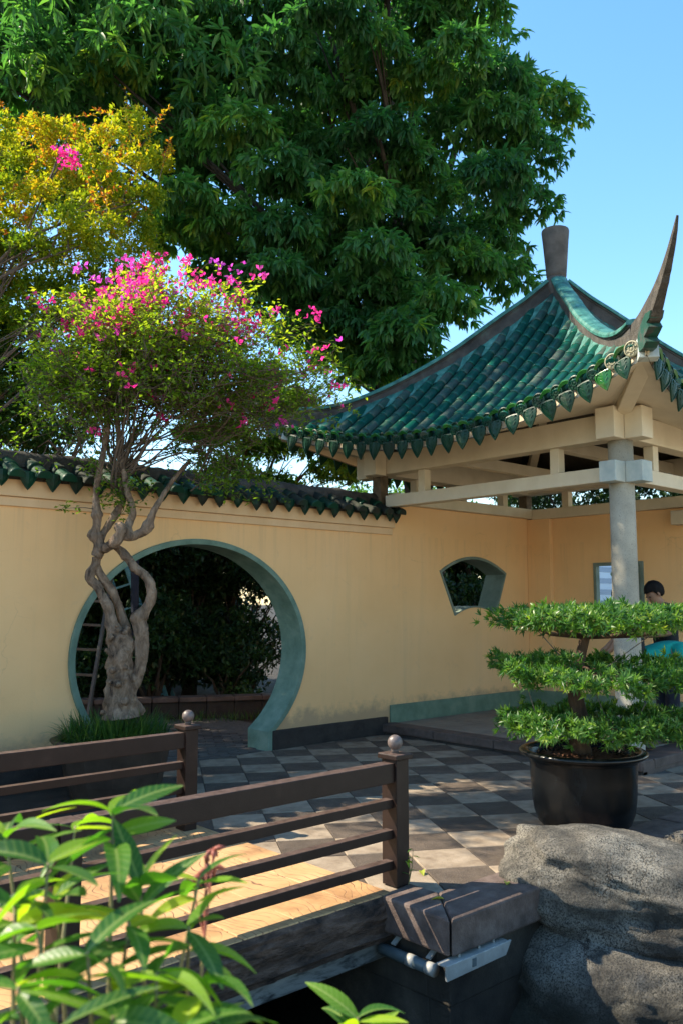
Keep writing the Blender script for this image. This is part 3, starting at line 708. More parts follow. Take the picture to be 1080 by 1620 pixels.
BOUG={'trunk':[(-4.0,-0.762,0.614,0.2122),(-4.006,-0.757,0.706,0.1787),(-4.014,-0.75,0.858,0.1452),(-4.009,-0.755,1.016,0.134),(-4.015,-0.749,1.131,0.1284),(-4.018,-0.747,1.252,0.1173),(-4.04,-0.727,1.334,0.0949),(-4.075,-0.695,1.434,0.0726),(-4.102,-0.67,1.561,0.0586),(-4.146,-0.63,1.661,0.0503),(-4.181,-0.598,1.756,0.053),(-4.228,-0.556,1.823,0.0558),(-4.217,-0.566,1.884,0.0503),(-4.194,-0.587,1.94,0.0447),(-4.191,-0.589,2.013,0.0447)],'knob':[(-4.191,-0.589,2.013,0.0475),(-4.172,-0.607,2.081,0.0586),(-4.182,-0.598,2.143,0.0503),(-4.208,-0.574,2.199,0.0558),(-4.246,-0.54,2.227,0.0335)],'up':[(-4.208,-0.574,2.199,0.0503),(-4.197,-0.584,2.278,0.0363),(-4.194,-0.587,2.335,0.0391),(-4.195,-0.586,2.386,0.0558),(-4.201,-0.581,2.437,0.0391),(-4.203,-0.579,2.534,0.0307),(-4.198,-0.584,2.671,0.0307),(-4.18,-0.599,2.843,0.0279),(-4.129,-0.578,3.113,0.0279),(-4.078,-0.557,3.417,0.0307),(-4.074,-0.56,3.654,0.0279)],'mid':[(-4.172,-0.607,2.081,0.0503),(-4.146,-0.698,2.094,0.0475),(-4.115,-0.766,2.132,0.0503),(-4.079,-0.799,2.193,0.0503),(-4.064,-0.813,2.238,0.053),(-4.067,-0.77,2.274,0.0503),(-4.1,-0.74,2.285,0.0279)],'elbow':[(-4.064,-0.813,2.238,0.0447),(-4.024,-0.809,2.201,0.0447),(-3.994,-0.835,2.19,0.0447),(-3.924,-0.831,2.211,0.0419),(-3.879,-0.872,2.244,0.0447),(-3.859,-0.891,2.295,0.0503),(-3.843,-0.905,2.346,0.0335),(-3.816,-0.93,2.437,0.0279),(-3.758,-0.915,2.517,0.0251),(-3.695,-0.904,2.61,0.0223),(-3.568,-0.885,2.776,0.0195),(-3.421,-0.883,2.934,0.0168)],'inner':[(-3.999,-0.831,2.201,0.0391),(-3.988,-0.774,2.273,0.0391),(-3.952,-0.738,2.34,0.0335),(-3.933,-0.756,2.408,0.0279),(-3.943,-0.747,2.494,0.0279),(-3.97,-0.722,2.592,0.0279),(-3.98,-0.646,2.801,0.0251),(-4.01,-0.618,3.064,0.0251),(-4.042,-0.589,3.358,0.0251),(-4.056,-0.577,3.595,0.0223)],'limb':[(-4.158,-0.552,2.146,0.0391),(-4.095,-0.541,2.253,0.0307),(-4.055,-0.578,2.345,0.0307),(-4.023,-0.607,2.408,0.0363),(-3.998,-0.629,2.471,0.0279),(-3.974,-0.651,2.529,0.0223),(-3.98,-0.619,2.659,0.0223),(-4.014,-0.588,2.892,0.0195)],'right':[(-3.935,-0.795,0.704,0.0949),(-3.931,-0.825,0.82,0.0503),(-3.901,-0.853,0.956,0.0558),(-3.883,-0.869,1.076,0.0614),(-3.877,-0.875,1.213,0.067),(-3.875,-0.876,1.334,0.0698),(-3.893,-0.86,1.417,0.0726),(-3.898,-0.855,1.467,0.0754),(-3.862,-0.888,1.539,0.0614),(-3.831,-0.917,1.622,0.0586),(-3.819,-0.927,1.695,0.053),(-3.829,-0.918,1.767,0.0503),(-3.855,-0.894,1.828,0.0447),(-3.893,-0.86,1.879,0.0475),(-3.927,-0.829,1.912,0.053),(-3.966,-0.794,1.974,0.0447),(-4.0,-0.763,2.025,0.0475),(-4.029,-0.71,2.082,0.0419),(-4.067,-0.662,2.122,0.0363)],'back':[(-3.972,-0.653,1.18,0.067),(-3.924,-0.67,1.347,0.0447),(-3.952,-0.644,1.487,0.0391),(-4.002,-0.626,1.628,0.0391),(-4.043,-0.616,1.712,0.0391),(-4.109,-0.597,1.796,0.0391),(-4.162,-0.589,1.879,0.0363),(-4.194,-0.587,1.946,0.0335)]}
GOLD_LOBES+=[(-3.78,1.73,5.19,0.36),(-4.25,3.59,5.35,0.31),(-3.66,1.44,4.74,0.31),(-2.97,2.11,5.36,0.32),(-4.01,2.63,5.85,0.39),(-3.92,1.79,4.56,0.3),(-3.79,1.99,5.75,0.3),(-3.85,3.19,4.64,0.31),(-2.68,1.6,5.9,0.31),(-3.51,1.61,4.36,0.28),(-4.43,3.0,5.89,0.38),(-3.2,2.04,5.92,0.31),(-4.22,1.95,4.75,0.31),(-3.62,2.4,4.35,0.3),(-4.23,3.4,4.8,0.36),(-2.71,1.76,5.48,0.31),(-4.0,2.82,5.41,0.4),(-2.84,2.28,4.85,0.36),(-2.59,2.0,5.16,0.35),(-4.61,2.24,4.11,0.35)]
MANGO_FRONT+=[(0.88,0.57,4.98,0.5),(0.38,1.91,5.67,0.49),(0.9,0.65,5.5,0.48),(0.85,1.15,4.96,0.45),(0.84,1.78,5.95,0.5),(0.46,2.24,6.24,0.53),(0.75,1.72,5.33,0.45),(0.65,1.06,5.48,0.46)]

# ------------------------------------------------------------------ ground, pond
g = MB()
def sheet(x0, x1, y0, y1, z):
    g.add([(x0, y0, z), (x1, y0, z), (x1, y1, z), (x0, y1, z)], [(0, 1, 2, 3)])
Zg = -0.045
sheet(-900, 900, -2.12, 900, Zg)
sheet(-4.12, 900, -4.60, -2.12, Zg)
sheet(5.0, 900, -6.1, -4.60, Zg)
sheet(-900, -12, -6.1, -2.12, Zg)
tag(g.obj('ground', M['soil']), kind='structure')
g = MB()
sheet(-900, 900, -900, -6.1, Zg)
tag(g.obj('bounce_bank', M['gravel']), kind='structure')  # unseen near bank, made pale to bounce warm light onto the wall
tag(MB().add([(-12.2, -6.3, -.70), (5.2, -6.3, -.70), (5.2, -2.0, -.70), (-12.2, -2.0, -.70)], [(0, 1, 2, 3)]).obj('pond_water', M['water']), kind='structure')

pw = thing('pond_wall', 'damp dark retaining wall of the pond with maroon coping stones along its top', 'retaining wall', (-4.2, -4.66, -1))
def wall_course(z0, z1, dx):
    MB().box(-4.20 + dx, 5.0, -4.655 + dx, -4.50, z0, z1).obj('stone_course', M['pondwall'], pw, bevel=.008)
    MB().box(-4.20 + dx, -4.04, -4.50, -2.05, z0, z1).obj('stone_course', M['pondwall'], pw, bevel=.008)
wall_course(-.44, -.172, 0)
wall_course(-.95, -.444, .012)
MB().box(-12.1, -4.05, -2.06, -1.95, -.95, -.05).obj('stone_course', M['pondwall'], pw)
MB().box(-12.1, 5.1, -6.30, -6.10, -.95, -.046).obj('stone_course', M['pondwall'], pw)
MB().box(5.0, 5.15, -6.10, -4.5, -.95, -.046).obj('stone_course', M['pondwall'], pw)
MB().box(-12.15, -12.0, -6.10, -2.06, -.95, -.046).obj('stone_course', M['pondwall'], pw)
# coping: two mitred stones at the corner, then straight ones
def cope(poly):
    MB().prism(poly, -.168, .016).obj('coping_stone', M['copestone'], pw, bevel=.014)
cope([(-4.262, -4.712), (-3.986, -4.394), (-3.986, -4.175), (-4.262, -4.225)])
x = -4.255
cuts = [-3.30, -2.42, -1.55, -.62, .30, 1.2, 2.1, 3.0, 3.9, 5.0]
cope([(-4.254, -4.718), (cuts[0], -4.718), (cuts[0], -4.386), (-3.978, -4.386)])
for a, b in zip(cuts[:-1], cuts[1:]):
    cope([(a + .006, -4.718), (b, -4.718), (b, -4.386), (a + .006, -4.386)])

# ------------------------------------------------------------------ paving
pav = MB().box(-4.16, 6.0, -4.45, -.03, -.05, -.011).obj('checker_paving', M['mortar'])
tag(pav, kind='structure')
a1 = R(-30.7)
e1 = (math.cos(a1) * .40, math.sin(a1) * .40)
e2 = (math.sin(a1) * .40, -math.cos(a1) * .40)
A0 = (-1.995, -2.73)
def tile_mesh(poly, m):
    """flat-topped paver with a worn, slightly eased edge"""
    cxx = sum(p[0] for p in poly) / len(poly); cyy = sum(p[1] for p in poly) / len(poly)
    n = len(poly)
    ins = [(p[0] + (cxx - p[0]) * .022, p[1] + (cyy - p[1]) * .022) for p in poly]
    mb = MB()
    vs = [(x, y, -.03) for x, y in poly] + [(x, y, -.004) for x, y in poly] + [(x, y, 0) for x, y in ins]
    fs = [tuple(range(2 * n, 3 * n))]
    for k in range(n):
        k2 = (k + 1) % n
        fs += [(k, k2, n + k2, n + k), (n + k, n + k2, 2 * n + k2, 2 * n + k)]
    return mb.add(vs, fs).mesh('tile', m)
def inset(poly, d):
    cxx = sum(p[0] for p in poly) / len(poly); cyy = sum(p[1] for p in poly) / len(poly)
    return [(p[0] + (cxx - p[0]) * d, p[1] + (cyy - p[1]) * d) for p in poly]
full = inset([(0, 0), e1, (e1[0] + e2[0], e1[1] + e2[1]), e2], .014)
FULL = {0: tile_mesh(full, M['lighttile']), 1: tile_mesh(full, M['darktile'])}
planes = [(0, 1, -.055), (0, -1, 4.384), (-1, 0, 4.17), (1, 0, 4.2)]
ntile = 0
for i in range(-16, 20):
    for j in range(-14, 16):
        o0 = (A0[0] + i * e1[0] + j * e2[0], A0[1] + i * e1[1] + j * e2[1])
        poly = [(o0[0] + p[0], o0[1] + p[1]) for p in full]
        cl = clip_poly(poly, planes)
        if len(cl) < 3 or area(cl) < .004:
            continue
        cx_ = sum(p[0] for p in cl) / len(cl); cy_ = sum(p[1] for p in cl) / len(cl)
        if cx_ > .05 and cy_ > -3.35:
            continue
        k = (i + j) % 2
        if abs(area(cl) - area(poly)) < 1e-5:
            t = link('tile', FULL[k], pav)
            t.location = (o0[0], o0[1], random.uniform(-.003, .0022))
            t.rotation_euler = (random.uniform(-.004, .004), random.uniform(-.004, .004), 0)
        else:
            t = link('tile', tile_mesh([(p[0] - cx_, p[1] - cy_) for p in cl], M['lighttile' if k == 0 else 'darktile']), pav)
            t.location = (cx_, cy_, random.uniform(-.003, .0022))
        ntile += 1
# brick path through the moon gate
path = MB().box(-5.6, -.6, -.028, 3.1, -.05, -.014).obj('brick_path', M['mortar'])
tag(path, kind='structure')
bw, bh = .215, .105
def brick_mesh(w, h):
    mb = MB()
    poly = [(-w / 2, -h / 2), (w / 2, -h / 2), (w / 2, h / 2), (-w / 2, h / 2)]
    c, s = math.cos(a1), math.sin(a1)
    return tile_mesh([(x * c - y * s, x * s + y * c) for x, y in poly], M['brick'])
BR = brick_mesh(bw - .01, bh - .01)
ex = (math.cos(a1), math.sin(a1)); ey = (-math.sin(a1), math.cos(a1))
nb = 0
for i in range(-20, 30):
    for j in range(-20, 40):
        u = (i + .5 * (j % 2)) * bw; v = j * bh
        x, y = -2.72 + u * ex[0] + v * ey[0], 1.0 + u * ex[1] + v * ey[1]
        if -4.0 < x < -1.35 and -.02 < y < 2.55 and not (y < .38 and not -3.55 < x < -1.9) and nb < 300 and not (x < -3.3 and y > 1.6):
            b = link('brick', BR, path)
            b.location = (x, y, random.uniform(-.007, .003))
            b.rotation_euler = (random.uniform(-.02, .02), random.uniform(-.02, .02), random.uniform(-.02, .02))
            nb += 1

# ------------------------------------------------------------------ garden wall with the moon gate
gw = thing('garden_wall', 'ochre plaster garden wall with a round moon gate and green tiled coping', 'wall', (-2.7, 0.16, 0))
TH = .33
XC, ZC = -2.723, 1.070
def wall_cols(mb, x0, x1, n, fn, z_lo=None):
    """wall panel between x0 and x1: fn(x) -> (bottom, top); front and back faces"""
    xs = [x0 + (x1 - x0) * k / n for k in range(n + 1)]
    for y in (0, TH):
        vs = []
        for x in xs:
            b, t = fn(x)
            vs += [(x, y, b), (x, y, t)]
        mb.add(vs, [(2 * k, 2 * k + 2, 2 * k + 3, 2 * k + 1) for k in range(n)])
def ell(x, a, b, sgn):
    q = max(0, 1 - ((x - XC) / a) ** 2)
    return ZC + sgn * b * math.sqrt(q)
H = 2.70
mb = MB()
ga, gb = 1.40, 1.18
xl, xr = XC - ga, XC + ga
wall_cols(mb, -10.5, xl, 1, lambda x: (0, H))
wall_cols(mb, xr, .10, 1, lambda x: (0, H))
wall_cols(mb, xl, xr, 64, lambda x: (ell(x, ga, gb, 1), H))
wall_cols(mb, xl, -3.64, 16, lambda x: (0, ell(x, ga, gb, -1)))
wall_cols(mb, -1.806, xr, 16, lambda x: (0, ell(x, ga, gb, -1)))
mb.add([(-10.5, 0, 0), (-10.5, TH, 0), (-10.5, TH, H), (-10.5, 0, H)], [(0, 1, 2, 3)])
mb.obj('wall_face', M['plaster'], gw, fix=False)
MB().box(-10.5, -3.68, -.05, -.001, -.04, .205).obj('plinth', M['plinth'], gw, bevel=.012)
MB().box(-1.772, .02, -.05, -.001, -.04, .205).obj('plinth', M['plinth'], gw, bevel=.012)
MB().box(-10.5, .135, -.028, -.001, 2.475, 2.560).obj('moulding', M['moulding'], gw, bevel=.006)
MB().box(-10.5, .150, -.058, -.001, 2.562, 2.715).obj('moulding', M['moulding'], gw, bevel=.006)

def frame_ring(inner, outer, yf, yb, closed, name, m, parent, lip=True):
    n = len(inner)
    mb = MB()
    vs = []
    for k in range(n):
        (xi, zi), (xo, zo) = inner[k], outer[k]
        vs += [(xi, yf, zi), (xo, yf, zo), (xi, yb, zi), (xo, yb, zo)]
    fs = []
    for k in range(n if closed else n - 1):
        a, b = 4 * k, 4 * ((k + 1) % n)
        fs += [(a, b, b + 1, a + 1), (a, a + 2, b + 2, b), (a + 1, b + 1, b + 3, a + 3), (a + 2, a + 3, b + 3, b + 2)]
    mb.add(vs, fs)
    return mb.obj(name, m, parent, bevel=.006)
inn, out = [(-3.62, -.02)], [(-3.68, -.02)]
for k in range(97):
    th = R(229.2) - (R(229.2) + R(49.2)) * k / 96
    w1 = 1 + .0025 * noise.noise(Vector((th * 3, 0, 0)))
    inn.append((XC + 1.368 * w1 * math.cos(th), ZC + 1.150 * w1 * math.sin(th)))
    out.append((XC + 1.430 * math.cos(th), ZC + 1.208 * math.sin(th)))
inn.append((-1.828, -.02)); out.append((-1.768, -.02))
out[1] = (-3.68, .205); out[-2] = (-1.768, .205)
frame_ring(inn, out, -.035, TH + .02, False, 'moon_gate_surround', M['gate'], gw)

# coping: barrel tiles, hanging drip tiles and a mossy ridge
def barrel_mesh(name, r, L, m, n=8, collar=.008, full_cap=False):
    """half-round tile: x runs down the slope, z out of the roof; thick enough to read at its end"""
    mb = MB()
    rings = [(0.0, r * (.965 if collar < .005 else .94)), (L * .80, r), (L * .80 + .002, r + collar), (L - .004, r + collar), (L, r + collar * .4)]
    vs, fs = [], []
    for x, rr in rings:
        for k in range(n + 1):
            a = math.pi * k / n
            vs.append((x, rr * math.cos(a), rr * math.sin(a)))
    for i in range(len(rings) - 1):
        for k in range(n):
            p = i * (n + 1) + k
            fs.append((p, p + 1, p + n + 2, p + n + 1))
    last = (len(rings) - 1) * (n + 1)
    fs.append(tuple(last + k for k in range(n + 1)))
    fs.append(tuple(range(n + 1))[::-1])
    mb.add(vs, fs)
    me = mb.mesh(name, m)
    me.polygons.foreach_set('use_smooth', [len(p.vertices) == 4 for p in me.polygons])
    return me
def drip_mesh(name, w, h, m, style=0):
    """pointed leaf-shaped eave tile with a raised rim and midrib; hangs in the y-z plane, front = +x"""
    pts = []
    prof = [(-.42, .00), (-.50, -.12), (-.50, -.30), (-.42, -.50), (-.28, -.70), (-.12, -.90), (0, -1.02),
            (.12, -.90), (.28, -.70), (.42, -.50), (.50, -.30), (.50, -.12), (.42, .00), (.15, .03), (-.15, .03)]
    n = len(prof)
    mb = MB()
    vs = []
    for sc_, x in ((1, 0), (1, .016), (.86, .020), (.80, .010)):
        for y, z in prof:
            vs.append((x, y * w * sc_, (z + .42) * h * sc_ - .42 * h))
    fs = []
    for i in range(3):
        for k in range(n):
            k2 = (k + 1) % n
            fs.append((i * n + k, i * n + k2, (i + 1) * n + k2, (i + 1) * n + k))
    mb.add(vs, fs + [tuple(range(n))])
    base = 3 * n
    c0 = len(mb.v)
    mid = [(.026, 0, -.02 * h), (.028, 0, -.35 * h), (.024, 0, -.7 * h)]
    mb.v += mid
    def q(k): return base + k
    T, C_, B_ = c0, c0 + 1, c0 + 2
    mb.f += [(q(13), q(14), T), (q(14), q(0), T), (q(0), q(1), C_, T), (q(1), q(2), C_), (q(2), q(3), C_), (q(3), q(4), B_, C_), (q(4), q(5), B_), (q(5), q(6), B_),
             (q(6), q(7), B_), (q(7), q(8), B_), (q(8), q(9), C_, B_), (q(9), q(10), C_), (q(10), q(11), C_), (q(11), q(12), T, C_), (q(12), q(13), T)]
    # small veins
    for s_ in (-1, 1):
        for t in (.18, .36, .54):
            mb.bar((.016, 0, -t * h - .01), (.016, s_ * w * .33 * (1 - t * .6), -t * h + .03), .008, .012, up=(1, 0, 0))
    return mb.mesh(name, m)
def place(o, pos, xdir, zdir):
    x = Vector(xdir).normalized()
    y = Vector(zdir).cross(x).normalized()
    z = x.cross(y)
    o.matrix_basis = Matrix.Translation(Vector(pos)) @ Matrix((x, y, z)).transposed().to_4x4()
CB = barrel_mesh('coping_tile', .066, .235, M['coping'])
CD = drip_mesh('drip_tile', .155, .165, M['coping'])
CD2 = drip_mesh('drip_tile', .150, .150, M['eave'])
slope = Vector((0, -.40, -.20)).normalized()
snor = Vector((0, -.20, .40)).normalized()
x = .10
i = 0
while x > -9.2:
    for s_ in range(2):
        o = link('coping_tile', CB, gw)
        place(o, (x + random.uniform(-.008, .008), .19 - .19 * s_ - .02, 2.915 - .096 * s_ + random.uniform(-.006, .006)), slope + Vector((random.uniform(-.04, .04), 0, random.uniform(-.03, .03))), snor)
    o = link('drip_tile', CD if random.random() < .55 else CD2, gw)
    place(o, (x - .115 + random.uniform(-.01, .01), -.130 + random.uniform(-.008, .008), 2.785), (random.uniform(-.08, .08), -1, random.uniform(-.16, .02)), (0, 0, 1))
    x -= .232
    i += 1
o = link('drip_tile', CD, gw)
place(o, (.10, -.132, 2.785), (.05, -1, -.1), (0, 0, 1))
mb = MB()
mb.add([(-10.5, -.10, 2.715), (.20, -.10, 2.715), (.20, -.10, 2.765), (-10.5, -.10, 2.765), (-10.5, .165, 2.88), (.20, .165, 2.88), (-10.5, .43, 2.765), (.20, .43, 2.765), (-10.5, .43, 2.715), (.20, .43, 2.715)],
       [(0, 1, 2, 3), (3, 2, 5, 4), (4, 5, 7, 6), (6, 7, 9, 8), (8, 9, 1, 0), (0, 3, 4, 6, 8), (1, 9, 7, 5, 2)])
mb.obj('coping_bed', M['copingridge'], gw)
mb = MB()
for k in range(40):
    xx = .1 - .232 * k
    sl = Vector((0, .40, -.20)).normalized()
    mb.tube([(xx, .20, 2.90), (xx, .46, 2.77)], .064, 8)
mb.obj('rear_coping_tiles', M['coping'], gw)['kind'] = 'stuff'
def ridge_fn(u, v):
    x = -10.5 + u * 10.66
    a = math.pi * (v * 1.16 - .08)
    w = 1 + .16 * noise.noise(Vector((x * 2.1, v * 2, 3))) + .12 * noise.noise(Vector((x * 9, v * 5, 1)))
    return (x, .165 - .105 * w * math.cos(a), 2.885 + .135 * w * math.sin(a))
mb = MB().grid(ridge_fn, 220, 10)
mb.obj('coping_ridge', M['copingridge'], gw, smooth=True)
MB().box(.155, .163, .08, .25, 2.87, 2.99).obj('ridge_end', M['copingridge'], gw)

# ------------------------------------------------------------------ pavilion
pv = thing('pavilion', 'square garden pavilion with a green tiled pyramid roof and cream beams', 'pavilion', (1.6, -1.6, 0))
CX, CY = 1.6, -1.6
# floor
MB().box(-.06, 3.6, -3.48, -.002, -.04, .108).obj('floor_slab', M['kerb'], pv)
mb = MB()
for i in range(30):
    for j in range(29):
        x0 = .16 + i * .105; y0 = -.06 - j * .105
        if y0 - .1 > -3.25 and x0 < 3.1:
            dz = random.uniform(-.0015, .0015)
            mb.box(x0, x0 + .099, y0 - .099, y0, .100, .121 + dz)
mb.obj('mosaic_tiles', M['mosaic'], pv)['kind'] = 'stuff'
for k in range(4):
    y0 = -.004 - k * .87
    MB().box(-.085, .15, y0 - .862, y0, .030, .126).obj('kerb_stone', M['kerb'], pv, bevel=.010)
    MB().box(-.070, .02, y0 - .866, y0, -.04, .028).obj('riser_stone', M['plinth'], pv, bevel=.006)
for k in range(4):
    x0 = .156 + k * .86
    MB().box(x0, x0 + .852, -3.485, -3.27, .030, .126).obj('kerb_stone', M['kerb'], pv, bevel=.010)
# walls
mb = MB()
FX = [(1.066, 2.035), (2.515, 2.035), (2.262, 1.440), (1.362, 1.440)]        # fan corners
def arc(p, q, h, n):
    """points from p to q bulging up by h at mid"""
    return [(p[0] + (q[0] - p[0]) * k / n, p[1] + (q[1] - p[1]) * k / n + h * (1 - (2 * k / n - 1) ** 2)) for k in range(n + 1)]
topz = lambda x: 2.035 + .215 * (1 - ((x - 1.79) / .7245) ** 2)
botz = lambda x: 1.440 + .112 * (1 - ((x - 1.812) / .45) ** 2)
sideL = lambda x: 2.035 - (x - 1.066) / (1.362 - 1.066) * .595
sideR = lambda x: 2.035 - (2.515 - x) / (2.515 - 2.262) * .595
HP = 2.90
wall_cols(mb, .10, 1.066, 1, lambda x: (0, HP))
wall_cols(mb, 2.515, 3.15, 1, lambda x: (0, HP))
wall_cols(mb, 1.066, 2.515, 24, lambda x: (topz(x), HP))
wall_cols(mb, 1.066, 1.362, 8, lambda x: (0, sideL(x)))
wall_cols(mb, 1.362, 2.262, 14, lambda x: (0, botz(x)))
wall_cols(mb, 2.262, 2.515, 8, lambda x: (0, sideR(x)))
mb.obj('plaster_wall', M['plaster'], pv, fix=False)
fan = arc(FX[0], FX[1], .215, 20) + [(2.515 + (2.262 - 2.515) * k / 6, 2.035 - .595 * k / 6) for k in range(1, 6)] + arc(FX[2], FX[3], .112, 14) + [(1.362 + (1.066 - 1.362) * k / 6, 1.44 + .595 * k / 6) for k in range(1, 6)]
fcx, fcz = 1.79, 1.80
fin = [(fcx + (x - fcx) * .955, fcz + (z - fcz) * .93) for x, z in fan]
fou = [(fcx + (x - fcx) * 1.012, fcz + (z - fcz) * 1.018) for x, z in fan]
frame_ring(fin, fou, -.016, TH + .01, True, 'fan_window_frame', M['reveal'], pv)
# rear wall (plane X = 3.15) with a square window
WY0, WY1, WZ0, WZ1 = -1.815, -1.075, 1.36, 2.165
mb = MB()
for (y0, y1, z0, z1) in ((-4.4, WY0, 0, HP), (WY1, .33, 0, HP), (WY0, WY1, 0, WZ0), (WY0, WY1, WZ1, HP)):
    for xx in (3.15, 3.21):
        mb.add([(xx, y0, z0), (xx, y1, z0), (xx, y1, z1), (xx, y0, z1)], [(0, 1, 2, 3)])
mb.add([(3.15, -4.4, 0), (3.21, -4.4, 0), (3.21, -4.4, HP), (3.15, -4.4, HP)], [(0, 1, 2, 3)])
mb.obj('plaster_wall', M['plaster'], pv, fix=False)
mb = MB()
wi = [(WY0 + .035, WZ0 + .035), (WY1 - .035, WZ0 + .035), (WY1 - .035, WZ1 - .035), (WY0 + .035, WZ1 - .035)]
wo = [(WY0 - .012, WZ0 - .012), (WY1 + .012, WZ0 - .012), (WY1 + .012, WZ1 + .012), (WY0 - .012, WZ1 + .012)]
vs = []
for (yi, zi), (yo, zo) in zip(wi, wo):
    vs += [(3.135, yi, zi), (3.135, yo, zo), (3.225, yi, zi), (3.225, yo, zo)]
fs = []
for k in range(4):
    a, b = 4 * k, 4 * ((k + 1) % 4)
    fs += [(a, b, b + 1, a + 1), (a, a + 2, b + 2, b), (a + 1, b + 1, b + 3, a + 3), (a + 2, a + 3, b + 3, b + 2)]
mb.add(vs, fs).obj('square_window_frame', M['reveal'], pv, bevel=.005)
MB().box(3.165, 3.195, WY0 + .036, WY0 + .16, WZ0 + .036, WZ1 - .036).obj('window_shutter', M['reveal'], pv, bevel=.004)
MB().box(3.06, 3.148, -.40, -.003, .10, 2.86).obj('pilaster', M['plaster'], pv, bevel=.006)
MB().box(.085, 3.055, -.028, -.002, .11, .338).obj('green_skirting', M['greenbase'], pv, bevel=.006)
MB().box(3.032, 3.147, -3.3, -.030, .11, .338).obj('green_skirting', M['greenbase'], pv, bevel=.006)
# columns
for (x, y) in ((.05, -3.30), (3.15, -3.30)):
    mb = MB().lathe([(.15, .10), (.15, .16), (.133, .17), (.129, 1.2), (.124, 2.2), (.121, 3.26)], (x, y, 0), 28)
    mb.obj('column', M['column'], pv, smooth=True)
MB().box(-.03, .11, .02, .17, 2.83, 3.25).obj('stub_post', M['rust'], pv, bevel=.01)
MB().box(3.10, 3.24, .02, .17, 2.85, 3.25).obj('stub_post', M['rust'], pv, bevel=.01)
# tie beams, upper beams
bm_ = lambda *a: MB().box(*a).obj('beam', M['cream'], pv, bevel=.008)
LZ0, LZ1 = 2.815, 2.965
UZ0, UZ1 = 3.235, 3.50
bm_(-.03, .13, -3.19, -.062, LZ0, LZ1)
bm_(.165, 3.04, -3.38, -3.22, LZ0, LZ1)
bm_(3.05, 3.21, -3.19, -.105, LZ0 + .04, LZ1 + .04)
bm_(.14, 3.20, -.10, .20, 2.872, LZ1 + .05)
bm_(-.045, .145, -3.18, .26, UZ0, UZ1)
bm_(.170, 3.05, -3.395, -3.205, UZ0, UZ1)
bm_(3.055, 3.245, -3.18, .26, UZ0, UZ1)
bm_(.148, 3.05, -.05, .14, UZ0, UZ1)
# crossing beam ends at the corner column
be = lambda m, *a: MB().box(*a).obj('beam_end', M[m], pv, bevel=.008)
be('bluecream', -.225, .165, -3.395, -3.215, 2.785, 2.992)
be('bluecream', -.045, .150, -3.580, -3.397, 2.785, 2.992)
be('cream', -.235, .165, -3.405, -3.195, 3.215, 3.525)
be('cream', -.055, .155, -3.600, -3.407, 3.215, 3.525)
be('cream', -.235, -.047, -.10, .12, 3.215, 3.525)
be('cream', -.055, .155, .262, .44, 3.215, 3.525)
be('cream', 2.92, 3.13, -2.75, -2.35, 2.62, 2.80)
for yy in (-2.56, -.66):
    MB().box(-.005, .105, yy - .055, yy + .055, LZ1, UZ0).obj('short_post', M['cream'], pv, bevel=.006)
    MB().box(3.095, 3.205, yy - .055, yy + .055, LZ1 + .04, UZ0).obj('short_post', M['cream'], pv, bevel=.006)
for xx in (.66, 1.6, 2.54):
    MB().box(xx - .055, xx + .055, -3.355, -3.245, LZ1, UZ0).obj('short_post', M['cream'], pv, bevel=.006)
    MB().box(xx - .055, xx + .055, -.01, .10, LZ1 + .05, UZ0).obj('short_post', M['cream'], pv, bevel=.006)
# braces from the upper beams to the middle
for (x, y) in ((.10, -3.2), (.10, 0), (3.1, -3.2), (3.1, 0)):
    MB().bar((x, y, 3.36), (CX + (x - CX) * .12, CY + (y - CY) * .12, 4.7), .11, .13).obj('hip_beam', M['cream'], pv, bevel=.006)
for y in (-2.3, -.9):
    MB().box(.148, 3.05, y - .06, y + .06, 3.30, 3.44).obj('cross_beam', M['cream'], pv, bevel=.006)

# ---- roof: heights as a function of distance s from the centre and offset v along the eave
ZS = lambda s, v: 5.6 - 1.15 * s + .09 * s * s + .0753 * abs(v) ** 2.15
SE = lambda v: 2.30 + .26 * (min(abs(v), 2.6) / 2.6) ** 3
VM = 2.56
def face_pt(k, s, v, dz=0.0):
    a, b = [(-s, v), (-v, -s), (s, -v), (v, s)][k]
    return Vector((CX + a, CY + b, ZS(s, v) + dz))
def eave_v(t):
    return VM * t
roof = MB()
for k in range(4):
    def fn(u, w, k=k):
        t = 2 * w - 1
        se = SE(VM * t)
        s = .02 + (se - .02) * u
        return face_pt(k, s, s * t * VM / se)
    roof.grid(fn, 18, 24)
roof = roof.obj('roof', M['roofbed'], pv, smooth=True)
sm = MB()
for k in range(4):
    def fn(u, w, k=k):
        t = 2 * w - 1
        se = SE(VM * t)
        s = .02 + (se - .02) * u
        return face_pt(k, s, s * t * VM / se, -.075 - .03 * u)
    sm.grid(fn, 10, 24)
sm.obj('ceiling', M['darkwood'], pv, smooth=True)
sm = MB()
for k in range(4):
    def fn(u, w, k=k):
        t = 2 * w - 1
        v0 = VM * t
        p = face_pt(k, SE(v0) - .015, v0, -.105)
        q = face_pt(k, 1.64, 1.66 * t)
        q.z = 3.512 + .02 * abs(t)
        return p.lerp(q, u)
    sm.grid(fn, 6, 24)
    def fn2(u, w, k=k):
        t = 2 * w - 1
        v0 = VM * t
        return face_pt(k, SE(v0) - .014, v0, -.005 - .10 * u)
    sm.grid(fn2, 1, 24)
sm.obj('soffit', M['soffit'], pv, smooth=False)
